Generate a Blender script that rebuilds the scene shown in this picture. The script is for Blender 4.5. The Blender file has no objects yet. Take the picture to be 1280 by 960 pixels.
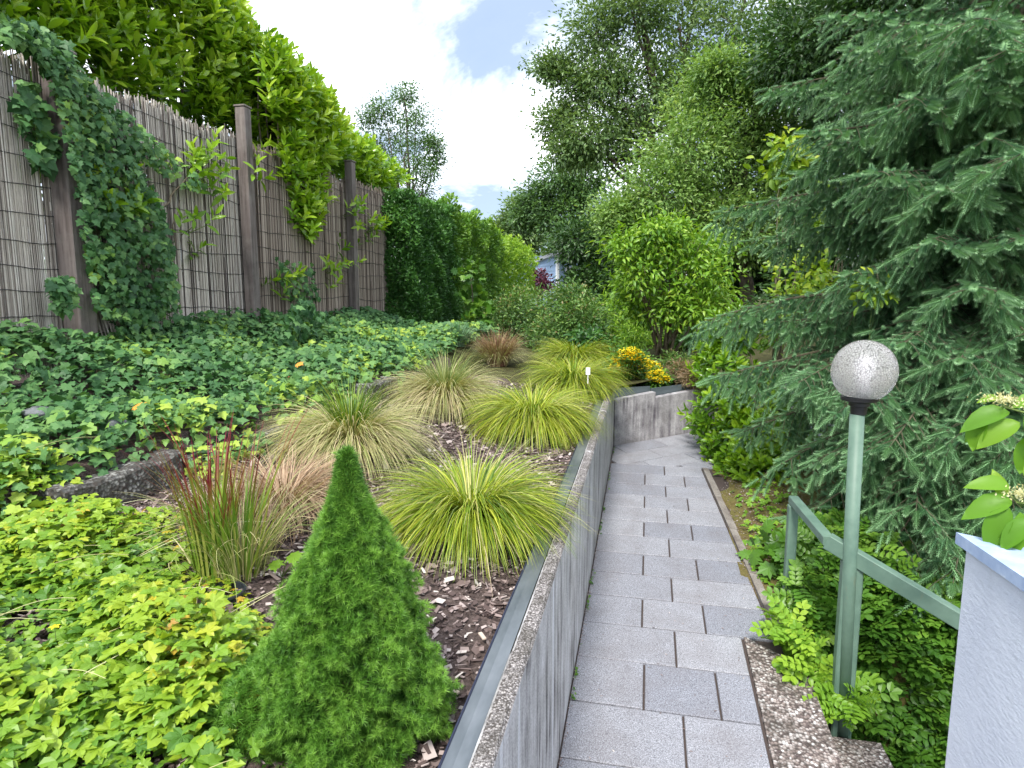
import bpy, math, random
import numpy as np
from mathutils import Vector
R = math.radians
rng = np.random.default_rng(11)
random.seed(5)

# ------------------------------------------------------------------ camera
F_PX = 780.0; YAW = R(12.2); PITCH = R(7.45); CAM_H = 1.7
scene = bpy.context.scene
cam_d = bpy.data.cameras.new("camera"); cam = bpy.data.objects.new("camera", cam_d)
scene.collection.objects.link(cam); scene.camera = cam
cam.location = (0, 0, CAM_H); cam.rotation_euler = (R(90) - PITCH, 0, YAW)
cam_d.sensor_width = 36; cam_d.lens = 36 * F_PX / 1280; cam_d.clip_start = 0.02; cam_d.clip_end = 2000

# ------------------------------------------------------------------ world
SUN_EL, SUN_AZ = R(52), R(186)          # azimuth clockwise from +Y
world = bpy.data.worlds.new("World"); scene.world = world; world.use_nodes = True
wn, wl = world.node_tree.nodes, world.node_tree.links
wn.clear()
wo = wn.new("ShaderNodeOutputWorld")
sky = wn.new("ShaderNodeTexSky"); sky.sky_type = 'NISHITA'; sky.sun_disc = False
sky.sun_elevation = SUN_EL; sky.sun_rotation = SUN_AZ; sky.air_density = 1.0; sky.dust_density = 1.5
b1 = wn.new("ShaderNodeBackground"); b1.inputs[1].default_value = 0.05; wl.new(sky.outputs[0], b1.inputs[0])
tc = wn.new("ShaderNodeTexCoord"); sx = wn.new("ShaderNodeSeparateXYZ"); wl.new(tc.outputs['Generated'], sx.inputs[0])
zc = wn.new("ShaderNodeMath"); zc.operation = 'MAXIMUM'; zc.inputs[1].default_value = 0.0; wl.new(sx.outputs[2], zc.inputs[0])
za = wn.new("ShaderNodeMath"); za.operation = 'ADD'; za.inputs[1].default_value = 0.28; wl.new(zc.outputs[0], za.inputs[0])
dx = wn.new("ShaderNodeMath"); dx.operation = 'DIVIDE'; wl.new(sx.outputs[0], dx.inputs[0]); wl.new(za.outputs[0], dx.inputs[1])
dy = wn.new("ShaderNodeMath"); dy.operation = 'DIVIDE'; wl.new(sx.outputs[1], dy.inputs[0]); wl.new(za.outputs[0], dy.inputs[1])
cx = wn.new("ShaderNodeCombineXYZ"); wl.new(dx.outputs[0], cx.inputs[0]); wl.new(dy.outputs[0], cx.inputs[1])
mp = wn.new("ShaderNodeMapping"); mp.inputs['Location'].default_value = (0.35, 2.2, 0.0); wl.new(cx.outputs[0], mp.inputs[0])
n1 = wn.new("ShaderNodeTexNoise"); n1.inputs['Scale'].default_value = 1.15; n1.inputs['Detail'].default_value = 7; n1.inputs['Roughness'].default_value = 0.60; n1.inputs['Distortion'].default_value = 0.5
wl.new(mp.outputs[0], n1.inputs[0])
r1 = wn.new("ShaderNodeValToRGB"); wl.new(n1.outputs[0], r1.inputs[0])
r1.color_ramp.elements[0].position = 0.30; r1.color_ramp.elements[0].color = (0.68, 0.68, 0.68, 1)
r1.color_ramp.elements[1].position = 0.60; r1.color_ramp.elements[1].color = (1, 1, 1, 1)
r2 = wn.new("ShaderNodeValToRGB"); wl.new(n1.outputs[0], r2.inputs[0])
r2.color_ramp.elements[0].position = 0.43; r2.color_ramp.elements[0].color = (0.14, 0.175, 0.23, 1)
r2.color_ramp.elements[1].position = 0.68; r2.color_ramp.elements[1].color = (0.86, 0.88, 0.92, 1)
b2 = wn.new("ShaderNodeBackground"); b2.inputs[1].default_value = 1.0; wl.new(r2.outputs[0], b2.inputs[0])
mx = wn.new("ShaderNodeMixShader"); wl.new(r1.outputs[0], mx.inputs[0]); wl.new(b1.outputs[0], mx.inputs[1]); wl.new(b2.outputs[0], mx.inputs[2])
wl.new(mx.outputs[0], wo.inputs[0])

sun_d = bpy.data.lights.new("sun", 'SUN'); sun_d.energy = 1.25; sun_d.angle = R(14); sun_d.color = (1, 0.96, 0.88)
sun = bpy.data.objects.new("sun", sun_d); scene.collection.objects.link(sun)
sd = Vector((math.sin(SUN_AZ) * math.cos(SUN_EL), math.cos(SUN_AZ) * math.cos(SUN_EL), math.sin(SUN_EL)))
sun.rotation_euler = sd.to_track_quat('Z', 'Y').to_euler(); sun.location = (0, 0, 30)
scene.view_settings.view_transform = 'Standard'; scene.view_settings.look = 'None'
scene.view_settings.exposure = 2.2; scene.view_settings.gamma = 1
scene.cycles.max_bounces = 7; scene.cycles.diffuse_bounces = 5; scene.cycles.transmission_bounces = 5

# ------------------------------------------------------------------ geometry from the photo's perspective
Fv = np.array([-math.sin(YAW) * math.cos(PITCH), math.cos(YAW) * math.cos(PITCH), -math.sin(PITCH)])
Rv = np.array([math.cos(YAW), math.sin(YAW), 0]); Uv = np.cross(Rv, Fv); O = np.array([0, 0, CAM_H])
def ray(x, y): return Fv + Rv * (x - 640) / F_PX + Uv * (480 - y) / F_PX
def PY(x, y, Y): r = ray(x, y); return O + r * (Y / r[1])           # point at world distance Y
def PX(x, y, X): r = ray(x, y); return O + r * (X / r[0])
def PZ(x, y, Z): r = ray(x, y); return O + r * ((Z - CAM_H) / r[2])
def RAD(px, x, y, Y): return px / F_PX * Y / ray(x, y)[1]             # size of px pixels at that distance

# ------------------------------------------------------------------ materials
MATS = {}
def mat(name, col=(.5, .5, .5), rough=.6, spec=.4, metal=0):
    m = bpy.data.materials.new(name); m.use_nodes = True
    b = m.node_tree.nodes['Principled BSDF']
    b.inputs['Base Color'].default_value = (*col, 1); b.inputs['Roughness'].default_value = rough
    b.inputs['Specular IOR Level'].default_value = spec; b.inputs['Metallic'].default_value = metal
    MATS[name] = m; return m
def ramp(nt, fac, stops):
    r = nt.nodes.new("ShaderNodeValToRGB"); e = r.color_ramp.elements
    e[0].position = stops[0][0]; e[0].color = (*stops[0][1], 1); e[1].position = stops[-1][0]; e[1].color = (*stops[-1][1], 1)
    for p, c in stops[1:-1]:
        k = e.new(p); k.color = (*c, 1)
    nt.links.new(fac, r.inputs[0]); return r.outputs[0]
def noise(nt, scale, detail=4, rough=.55, stretch=(1, 1, 1), typ='ShaderNodeTexNoise'):
    t = nt.nodes.new("ShaderNodeTexCoord"); g = nt.nodes.new("ShaderNodeMapping"); g.inputs['Scale'].default_value = stretch
    nt.links.new(t.outputs['Object'], g.inputs[0]); n = nt.nodes.new(typ); n.inputs['Scale'].default_value = scale
    if typ == 'ShaderNodeTexNoise': n.inputs['Detail'].default_value = detail; n.inputs['Roughness'].default_value = rough
    nt.links.new(g.outputs[0], n.inputs['Vector']); return n.outputs[0]
def attr(nt, name):
    a = nt.nodes.new("ShaderNodeAttribute"); a.attribute_name = name; return a.outputs['Fac']
def mixc(nt, fac, a, b, mode='MIX'):
    m = nt.nodes.new("ShaderNodeMix"); m.data_type = 'RGBA'; m.blend_type = mode
    if isinstance(fac, float): m.inputs[0].default_value = fac
    else: nt.links.new(fac, m.inputs[0])
    for s, v in ((6, a), (7, b)):
        if isinstance(v, tuple): m.inputs[s].default_value = (*v, 1)
        else: nt.links.new(v, m.inputs[s])
    return m.outputs[2]
def bump(nt, h, strength, dist=.005):
    b = nt.nodes.new("ShaderNodeBump"); b.inputs['Strength'].default_value = strength; b.inputs['Distance'].default_value = dist
    nt.links.new(h, b.inputs['Height']); nt.links.new(b.outputs[0], nt.nodes['Principled BSDF'].inputs['Normal'])
def base(m, c): m.node_tree.links.new(c, m.node_tree.nodes['Principled BSDF'].inputs['Base Color'])

def leaf_mat(name, stops, tstops=None, rough=.42, spec=.5, trans=.3):
    """stops: colours over the per-leaf attribute; tstops: (position, colour) blended in towards a leaf's tip"""
    m = mat(name, rough=rough, spec=spec); nt = m.node_tree
    c = ramp(nt, attr(nt, 'rnd'), stops)
    if tstops:
        tf = nt.nodes.new("ShaderNodeMapRange"); tf.inputs['From Min'].default_value = tstops[0]; tf.inputs['From Max'].default_value = tstops[1]
        nt.links.new(attr(nt, 'tip'), tf.inputs[0]); c = mixc(nt, tf.outputs[0], c, tstops[2])
    base(m, c)
    pr = nt.nodes['Principled BSDF']; out = nt.nodes['Material Output']
    tr = nt.nodes.new("ShaderNodeBsdfTranslucent"); c2 = mixc(nt, 1.0, c, (1.25, 1.2, .55), 'MULTIPLY'); nt.links.new(c2, tr.inputs[0])
    ms = nt.nodes.new("ShaderNodeMixShader"); ms.inputs[0].default_value = trans
    nt.links.new(pr.outputs[0], ms.inputs[1]); nt.links.new(tr.outputs[0], ms.inputs[2]); nt.links.new(ms.outputs[0], out.inputs[0])
    return m
def g3(d, m, l): return [(0, d), (.5, m), (1, l)]
L_laurel = leaf_mat('laurel_leaf', [(0, (.04, .11, .008)), (.3, (.11, .25, .012)), (.65, (.24, .42, .02)), (1, (.38, .53, .05))], rough=.3, trans=.35)
L_ivy = leaf_mat('ivy_leaf', [(0, (.025, .08, .03)), (.4, (.065, .17, .055)), (.75, (.14, .28, .09)), (.9, (.22, .38, .06)), (1, (.36, .48, .07))], rough=.52, spec=.35, trans=.25)
L_cover = leaf_mat('ground_cover_leaf', [(0, (.08, .20, .025)), (.4, (.18, .33, .025)), (.8, (.34, .46, .035)), (.92, (.45, .46, .04)), (.96, (.6, .42, .05)), (1, (.28, .13, .05))], trans=.3)
L_box = leaf_mat('privet_leaf', g3((.018, .065, .014), (.05, .15, .03), (.13, .30, .06)), trans=.25)
L_hedge = leaf_mat('hedge_leaf', g3((.035, .11, .015), (.09, .22, .025), (.20, .36, .04)), trans=.3)
L_shrub = leaf_mat('shrub_leaf', [(0, (.04, .10, .03)), (.5, (.10, .21, .045)), (.9, (.2, .33, .07)), (1, (.33, .27, .12))], trans=.3)
L_maple = leaf_mat('pale_tree_leaf', g3((.10, .20, .045), (.21, .36, .085), (.36, .50, .17)), trans=.35)
L_ash = leaf_mat('tall_tree_leaf', g3((.07, .14, .045), (.14, .235, .075), (.24, .35, .13)), trans=.35)
L_dark = leaf_mat('dark_tree_leaf', g3((.025, .065, .018), (.05, .12, .03), (.09, .18, .05)), trans=.25)
L_far = leaf_mat('far_tree_leaf', g3((.05, .11, .04), (.09, .19, .05), (.15, .28, .07)), trans=.3)
L_lime = leaf_mat('lime_leaf', g3((.09, .22, .02), (.19, .37, .03), (.34, .50, .05)), trans=.35)
L_yell = leaf_mat('yellow_green_leaf', g3((.12, .24, .02), (.25, .40, .03), (.42, .5, .05)), trans=.35)
L_purple = leaf_mat('purple_leaf', g3((.04, .008, .02), (.10, .02, .045), (.2, .06, .1)), trans=.2)
L_dog = leaf_mat('dogwood_leaf', g3((.07, .20, .02), (.14, .31, .025), (.27, .43, .05)), rough=.45, spec=.3, trans=.4)
L_flower = leaf_mat('yellow_petal', g3((.78, .55, .005), (.88, .70, .01), (.92, .80, .03)), rough=.6, trans=.2)
L_cream = leaf_mat('cream_petal', g3((.5, .45, .2), (.6, .58, .3), (.7, .7, .45)), rough=.7, trans=.2)
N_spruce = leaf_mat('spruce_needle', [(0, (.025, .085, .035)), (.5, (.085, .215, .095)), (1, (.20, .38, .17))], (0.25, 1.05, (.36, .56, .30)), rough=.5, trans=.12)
N_dwarf = leaf_mat('dwarf_spruce_needle', g3((.04, .13, .015), (.11, .27, .03), (.22, .42, .06)), (0.4, 1.6, (.38, .62, .15)), rough=.5, trans=.2)
G_carex = leaf_mat('yellow_sedge_blade', [(0, (.06, .14, .01)), (.35, (.20, .31, .015)), (.75, (.44, .48, .035)), (1, (.62, .57, .22))], rough=.45, trans=.25)
G_pale = leaf_mat('pale_sedge_blade', [(0, (.14, .22, .05)), (.35, (.34, .38, .12)), (.7, (.55, .50, .26)), (1, (.62, .5, .32))], rough=.5, trans=.2)
G_brown = leaf_mat('brown_sedge_blade', [(0, (.14, .08, .04)), (.5, (.4, .27, .17)), (1, (.62, .48, .34))], rough=.6, trans=.15)
G_blood = leaf_mat('blood_grass_blade', [(0, (.10, .22, .02)), (.6, (.22, .34, .04)), (1, (.36, .40, .08))], (.55, .85, (.22, .012, .035)), rough=.45, trans=.3)
G_russet = leaf_mat('russet_grass_blade', g3((.12, .05, .04), (.25, .12, .08), (.42, .33, .16)), rough=.6, trans=.15)
G_blue = leaf_mat('blue_fescue_blade', g3((.10, .2, .12), (.2, .33, .2), (.35, .48, .3)), rough=.6, trans=.15)
G_dry = leaf_mat('dry_stalk', g3((.3, .25, .1), (.42, .4, .18), (.5, .5, .3)), rough=.7, trans=.1)

def bark_mat(name, a, b):
    m = mat(name, rough=.9, spec=.2); nt = m.node_tree
    n = noise(nt, 22, 5, .6, (1, 1, .25)); base(m, ramp(nt, n, [(.3, a), (.7, b)])); bump(nt, n, .6, .01); return m
W_bark = bark_mat('tree_bark', (.05, .04, .03), (.16, .13, .10))
W_spruce = bark_mat('spruce_bark', (.05, .045, .03), (.12, .11, .07))
W_stem = bark_mat('grey_stem', (.09, .075, .05), (.24, .2, .15))
W_green = bark_mat('green_stem', (.07, .12, .03), (.2, .26, .08))

m = mat('mulch_soil', rough=.95, spec=.15); nt = m.node_tree
n = noise(nt, 60, 6, .7); base(m, ramp(nt, n, [(.3, (.05, .036, .033)), (.55, (.14, .105, .095)), (.75, (.26, .20, .185))])); bump(nt, n, 1, .02); M_soil = m
m = mat('bark_chip', rough=.9, spec=.2); nt = m.node_tree
base(m, ramp(nt, attr(nt, 'rnd'), [(0, (.06, .042, .04)), (.35, (.17, .125, .115)), (.7, (.32, .25, .235)), (.92, (.47, .40, .38)), (1, (.64, .58, .53))])); M_chip = m
m = mat('moss_soil', rough=.95, spec=.1); nt = m.node_tree
c = ramp(nt, noise(nt, 7, 5, .65), [(.35, (.10, .065, .03)), (.5, (.13, .12, .03)), (.68, (.12, .15, .03))])
c = mixc(nt, .5, c, ramp(nt, noise(nt, 90, 4, .7), [(.3, (.04, .03, .015)), (.7, (.26, .2, .1))])); base(m, c); bump(nt, noise(nt, 70, 5, .7), .9, .012); M_moss = m
m = mat('garden_soil', rough=.95, spec=.1); nt = m.node_tree
base(m, ramp(nt, noise(nt, 14, 6, .7), [(.3, (.035, .04, .018)), (.55, (.08, .075, .035)), (.75, (.10, .14, .04))])); bump(nt, noise(nt, 40, 5, .7), .8, .02); M_ground = m

def concrete(name, lo, mid, hi, streak=True, dark=(.045, .04, .05), grain=160, wht=.35):
    m = mat(name, rough=.88, spec=.2); nt = m.node_tree
    c = ramp(nt, noise(nt, 9, 5, .6), [(.3, lo), (.5, mid), (.7, hi)])
    if streak:
        s = noise(nt, 26, 6, .62, (1, 1, .07)); f = ramp(nt, s, [(.44, (0, 0, 0)), (.60, (1, 1, 1))])
        s2 = noise(nt, 5, 5, .7, (1, 1, .6)); f2 = ramp(nt, s2, [(.38, (0, 0, 0)), (.62, (1, 1, 1))])
        fm = mixc(nt, 1.0, f, f2, 'MULTIPLY'); c = mixc(nt, fm, c, dark)
        s3 = noise(nt, 17, 4, .5, (1.3, 1.3, .05)); f3 = ramp(nt, s3, [(.56, (0, 0, 0)), (.72, (wht, wht, wht))])
        c = mixc(nt, f3, c, (.72, .73, .77))
    g = noise(nt, grain, 3, .6); c = mixc(nt, .45, c, ramp(nt, g, [(.3, (.07, .065, .07)), (.6, (.62, .6, .58))]), 'OVERLAY')
    base(m, c); bump(nt, g, .5, .003); return m
M_conc = concrete('weathered_concrete', (.42, .41, .41), (.54, .53, .54), (.64, .63, .65), wht=1., dark=(.11, .10, .105))
M_conc_end = concrete('end_wall_concrete', (.24, .23, .24), (.36, .35, .37), (.50, .49, .51), dark=(.10, .09, .11))
def aggregate(name, scale, cols, bs=.7):
    m = mat(name, rough=.85, spec=.25); nt = m.node_tree
    t = nt.nodes.new("ShaderNodeTexCoord"); v = nt.nodes.new("ShaderNodeTexVoronoi"); v.inputs['Scale'].default_value = scale
    nt.links.new(t.outputs['Object'], v.inputs['Vector'])
    sp = nt.nodes.new("ShaderNodeSeparateColor"); nt.links.new(v.outputs['Color'], sp.inputs[0])
    c = ramp(nt, sp.outputs[0], cols); c = mixc(nt, ramp(nt, v.outputs['Distance'], [(.35, (0, 0, 0)), (.8, (.9, .9, .9))]), c, (.05, .04, .035))
    c = mixc(nt, ramp(nt, noise(nt, 8, 5, .7), [(.42, (0, 0, 0)), (.7, (.75, .75, .75))]), c, (.05, .045, .035))
    base(m, c); bump(nt, v.outputs['Distance'], bs, .006); return m
M_top = aggregate('wall_top_aggregate', 230, [(0, (.12, .11, .11)), (.5, (.30, .28, .28)), (1, (.55, .51, .50))], .5)
M_step = aggregate('exposed_aggregate', 95, [(0, (.08, .06, .06)), (.4, (.26, .21, .19)), (.8, (.45, .40, .38)), (1, (.7, .68, .66))], .9)
M_lowc = aggregate('rough_concrete', 80, [(0, (.05, .05, .05)), (.6, (.11, .11, .105)), (1, (.35, .35, .33))])
M_kerb = concrete('kerb_concrete', (.15, .13, .12), (.23, .21, .19), (.32, .30, .28), False)

m = mat('granite_slab', rough=.62, spec=.35); nt = m.node_tree
c = ramp(nt, attr(nt, 'rnd'), [(0, (.185, .192, .225)), (.4, (.225, .23, .26)), (1, (.275, .278, .305))])
c = mixc(nt, .75, c, ramp(nt, noise(nt, 260, 4, .75), [(.36, (.05, .05, .07)), (.5, (.5, .5, .5)), (.64, (1, 1, 1))]), 'OVERLAY')
c = mixc(nt, ramp(nt, noise(nt, 5, 5, .65), [(.42, (0, 0, 0)), (.75, (.5, .5, .5))]), c, (.15, .135, .14))
base(m, c); bump(nt, noise(nt, 260, 3, .7), .35, .002); M_slab = m
m = mat('joint_sand', (.07, .055, .05), .95, .1); M_joint = m
m = mat('zinc_sheet', rough=.35, spec=.5, metal=.6); nt = m.node_tree
base(m, ramp(nt, noise(nt, 12, 4, .6, (1, .35, 1)), [(.35, (.13, .15, .165)), (.7, (.26, .28, .30))])); M_zinc = m
M_rim = mat('dark_metal_rim', (.03, .035, .07), .35, .5, .3)
m = mat('glossy_dark_metal', (.13, .16, .18), .25, .6, .3); M_darkmetal = m
m = mat('reed', rough=.75, spec=.25); nt = m.node_tree
c = ramp(nt, attr(nt, 'rnd'), [(0, (.05, .04, .035)), (.22, (.20, .165, .145)), (.34, (.42, .37, .32)), (.65, (.56, .50, .44)), (1, (.74, .69, .62))])
c = mixc(nt, ramp(nt, noise(nt, 14, 4, .7, (1, 1, .5)), [(.5, (0, 0, 0)), (.8, (.45, .45, .45))]), c, (.18, .14, .12)); base(m, c); M_reed = m
m = mat('reed_brown', rough=.8, spec=.2); nt = m.node_tree
c = ramp(nt, attr(nt, 'rnd'), [(0, (.08, .06, .05)), (.4, (.27, .215, .175)), (1, (.52, .44, .37))]); base(m, c); M_reed2 = m
m = mat('weathered_post', rough=.8, spec=.25); nt = m.node_tree
c = ramp(nt, noise(nt, 40, 5, .6, (1, 1, .06)), [(.3, (.08, .065, .06)), (.7, (.23, .19, .18))]); c = mixc(nt, ramp(nt, noise(nt, 5, 5, .7), [(.45, (0, 0, 0)), (.75, (.5, .5, .5))]), c, (.30, .28, .26)); base(m, c); bump(nt, noise(nt, 60, 4, .6, (1, 1, .05)), .8, .006); M_post = m
M_wire = mat('binding_wire', (.03, .03, .035), .5, .5)
m = mat('green_paint', rough=.5, spec=.4); nt = m.node_tree
c = ramp(nt, noise(nt, 9, 6, .65), [(.3, (.085, .15, .115)), (.7, (.15, .235, .18))])
c = mixc(nt, ramp(nt, noise(nt, 30, 6, .7, (1, 1, .3)), [(.6, (0, 0, 0)), (.78, (.6, .6, .6))]), c, (.17, .15, .09)); base(m, c); bump(nt, noise(nt, 120, 3), .08, .002); M_green = m
M_black = mat('black_plastic', (.018, .018, .02), .4, .5)
m = mat('pot_plastic', (.03, .035, .045), .35, .5); M_pot = m
m = mat('crackled_glass', (.80, .77, .76), .22, .5); nt = m.node_tree
pr = nt.nodes['Principled BSDF']; pr.inputs['Transmission Weight'].default_value = .68; pr.inputs['IOR'].default_value = 1.25; pr.inputs['Roughness'].default_value = .2
v = nt.nodes.new("ShaderNodeTexVoronoi"); v.feature = 'DISTANCE_TO_EDGE'; v.inputs['Scale'].default_value = 125
t = nt.nodes.new("ShaderNodeTexCoord"); nt.links.new(t.outputs['Object'], v.inputs['Vector'])
crk = ramp(nt, v.outputs['Distance'], [(0, (0, 0, 0)), (.09, (1, 1, 1))]); bump(nt, crk, 1., .008)
c = mixc(nt, crk, (.60, .57, .58), (.95, .92, .92)); base(m, c); M_glass = m
m = mat('lilac_stucco', rough=.9, spec=.15); nt = m.node_tree
base(m, ramp(nt, noise(nt, 5, 5, .6), [(.3, (.56, .60, .72)), (.7, (.66, .70, .80))])); c = mixc(nt, ramp(nt, noise(nt, 9, 6, .7, (1, 1, .12)), [(.52, (0, 0, 0)), (.8, (.35, .35, .35))]), ramp(nt, noise(nt, 5, 5, .6), [(.3, (.60, .64, .74)), (.7, (.69, .73, .82))]), (.36, .38, .40)); base(m, c); bump(nt, noise(nt, 38, 5, .7, (1, 1, 2.2)), .5, .008); M_stucco = m
m = mat('blue_coping', rough=.5, spec=.4); nt = m.node_tree
base(m, ramp(nt, noise(nt, 22, 5, .7), [(.35, (.30, .40, .60)), (.62, (.42, .52, .70)), (.75, (.68, .74, .82))])); M_coping = m
m = mat('mossy_stone', rough=.95, spec=.15); nt = m.node_tree
base(m, ramp(nt, noise(nt, 12, 6, .7), [(.3, (.10, .12, .04)), (.5, (.28, .25, .15)), (.7, (.42, .36, .26))])); bump(nt, noise(nt, 25, 5, .7), .8, .02); M_stone = m
m = mat('grey_stone', rough=.9, spec=.2); nt = m.node_tree
base(m, ramp(nt, noise(nt, 14, 6, .7), [(.3, (.07, .08, .08)), (.7, (.22, .23, .24))])); bump(nt, noise(nt, 30, 5, .7), .6, .02); M_gstone = m
m = mat('red_brick_clay', (.30, .10, .05), .9, .2); M_brick = m
M_shedw = mat('blue_cladding', (.30, .42, .62), .7, .3); M_white = mat('white_paint', (.75, .77, .8), .5, .4)
M_window = mat('window_glass', (.05, .06, .08), .1, .6); M_roof = mat('grey_roofing', (.5, .52, .56), .6, .3)
M_label = mat('white_plastic', (.75, .75, .74), .5, .4); M_chipw = mat('pale_wood', (.55, .45, .38), .8, .2)

# ------------------------------------------------------------------ mesh builder
COL = scene.collection
class MB:
    def __init__(s): s.V = []; s.T = []; s.Q = []; s.r = []; s.t = []; s.mt = []; s.mq = []; s.n = 0
    def add(s, V, T=None, Q=None, rnd=0., tip=0., m=0):
        V = np.asarray(V, float).reshape(-1, 3); k = len(V); s.V.append(V)
        s.r.append(np.broadcast_to(np.asarray(rnd, float), (k,)).copy()); s.t.append(np.broadcast_to(np.asarray(tip, float), (k,)).copy())
        if T is not None and len(T): T = np.asarray(T).reshape(-1, 3) + s.n; s.T.append(T); s.mt.append(np.full(len(T), m))
        if Q is not None and len(Q): Q = np.asarray(Q).reshape(-1, 4) + s.n; s.Q.append(Q); s.mq.append(np.full(len(Q), m))
        s.n += k; return s
    def build(s, name, mats, parent=None, smooth=False):
        me = bpy.data.meshes.new(name); V = np.concatenate(s.V)
        T = np.concatenate(s.T) if s.T else np.zeros((0, 3), int); Q = np.concatenate(s.Q) if s.Q else np.zeros((0, 4), int)
        me.vertices.add(len(V)); me.vertices.foreach_set('co', V.ravel())
        lv = np.concatenate([T.ravel(), Q.ravel()]); me.loops.add(len(lv)); me.loops.foreach_set('vertex_index', lv.astype(np.int32))
        np_ = len(T) + len(Q); me.polygons.add(np_)
        ls = np.concatenate([np.arange(len(T)) * 3, len(T) * 3 + np.arange(len(Q)) * 4]).astype(np.int32); me.polygons.foreach_set('loop_start', ls)
        if not isinstance(mats, (list, tuple)): mats = [mats]
        for q in mats: me.materials.append(q)
        mi = np.concatenate([*s.mt, *s.mq]).astype(np.int32); me.polygons.foreach_set('material_index', mi)
        me.polygons.foreach_set('use_smooth', np.full(np_, smooth))
        a = me.attributes.new('rnd', 'FLOAT', 'POINT'); a.data.foreach_set('value', np.concatenate(s.r).astype(np.float32))
        a = me.attributes.new('tip', 'FLOAT', 'POINT'); a.data.foreach_set('value', np.concatenate(s.t).astype(np.float32))
        me.update(calc_edges=True); me.validate()
        o = bpy.data.objects.new(name, me); COL.objects.link(o)
        if parent is not None:
            o.parent = parent; p = parent; off = Vector((0, 0, 0))
            while p is not None: off += p.location; p = p.parent
            me.transform(__import__('mathutils').Matrix.Translation(-off))
        return o
def tag(o, label=None, cat=None, group=None, kind=None):
    if label: o['label'] = label
    if cat: o['category'] = cat
    if group: o['group'] = group
    if kind: o['kind'] = kind
    return o
def thing(name, label, cat, loc=(0, 0, 0), group=None):
    o = bpy.data.objects.new(name, None); COL.objects.link(o); o.location = tuple(float(v) for v in loc); o.empty_display_size = .1
    return tag(o, label, cat, group)
def nrm(a): return a / np.maximum(np.linalg.norm(a, axis=-1, keepdims=True), 1e-9)
def rv(n): return nrm(rng.normal(size=(n, 3)))
def box(mb, c, s, rot=0., bev=0., m=0, rnd=0.):
    """axis box with centre c, size s, turned by rot about z; bev chamfers all edges"""
    h = np.array(s, float) / 2
    if bev <= 0:
        V = np.array([[i, j, k] for i in (-1, 1) for j in (-1, 1) for k in (-1, 1)], float) * h
        Q = [[0, 1, 3, 2], [4, 6, 7, 5], [0, 4, 5, 1], [2, 3, 7, 6], [0, 2, 6, 4], [1, 5, 7, 3]]; T = []
    else:
        V = []; idx = {}
        for i in (-1, 1):
            for j in (-1, 1):
                for k in (-1, 1):
                    for a in range(3):
                        v = np.array([i, j, k], float) * (h - bev); v[a] = (i, j, k)[a] * h[a]; idx[(i, j, k, a)] = len(V); V.append(v)
        V = np.array(V); Q = []; T = []
        def q(*ks): Q.append([idx[k] for k in ks])
        for s_ in (-1, 1):
            q((s_, -1, -1, 0), (s_, 1, -1, 0), (s_, 1, 1, 0), (s_, -1, 1, 0)); q((-1, s_, -1, 1), (1, s_, -1, 1), (1, s_, 1, 1), (-1, s_, 1, 1)); q((-1, -1, s_, 2), (1, -1, s_, 2), (1, 1, s_, 2), (-1, 1, s_, 2))
            for t_ in (-1, 1):
                q((s_, t_, -1, 0), (s_, t_, 1, 0), (s_, t_, 1, 1), (s_, t_, -1, 1)); q((s_, -1, t_, 0), (s_, 1, t_, 0), (s_, 1, t_, 2), (s_, -1, t_, 2)); q((-1, s_, t_, 1), (1, s_, t_, 1), (1, s_, t_, 2), (-1, s_, t_, 2))
                for u_ in (-1, 1): T.append([idx[(s_, t_, u_, a)] for a in range(3)])
    cr, sr = math.cos(rot), math.sin(rot); V = np.stack([V[:, 0] * cr - V[:, 1] * sr, V[:, 0] * sr + V[:, 1] * cr, V[:, 2]], 1) + np.array(c)
    mb.add(V, T, Q, rnd=rnd, m=m)
def tube(mb, pts, rad, n=6, m=0, rnd=0.):
    P = np.array(pts, float); k = len(P); rad = np.broadcast_to(np.array(rad, float), (k,))
    d = nrm(np.gradient(P, axis=0)); ref = np.array([0, 0, 1.]) if abs(d[0, 2]) < .9 else np.array([1., 0, 0])
    a = nrm(np.cross(d, ref)); b = np.cross(d, a); th = np.arange(n) * 2 * math.pi / n
    V = P[:, None] + rad[:, None, None] * (a[:, None] * np.cos(th)[None, :, None] + b[:, None] * np.sin(th)[None, :, None])
    i = np.arange(k - 1)[:, None] * n; j = np.arange(n)[None]; j2 = (j + 1) % n
    Q = np.stack([i + j, i + j2, i + n + j2, i + n + j], -1).reshape(-1, 4)
    V = V.reshape(-1, 3); V = np.vstack([V, P[0], P[-1]]); T = []
    for jj in range(n): T.append([k * n, (jj + 1) % n, jj]); T.append([k * n + 1, (k - 1) * n + jj, (k - 1) * n + (jj + 1) % n])
    mb.add(V, T, Q, m=m, rnd=rnd)
def lathe(mb, c, prof, n=40, m=0):
    P = np.array(prof, float); k = len(P); th = np.arange(n) * 2 * math.pi / n
    V = np.stack([P[:, 0, None] * np.cos(th), P[:, 0, None] * np.sin(th), np.repeat(P[:, 1, None], n, 1)], -1).reshape(-1, 3) + np.array(c)
    i = np.arange(k - 1)[:, None] * n; j = np.arange(n)[None]; j2 = (j + 1) % n
    mb.add(V, None, np.stack([i + j, i + j2, i + n + j2, i + n + j], -1).reshape(-1, 4), m=m)
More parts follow.
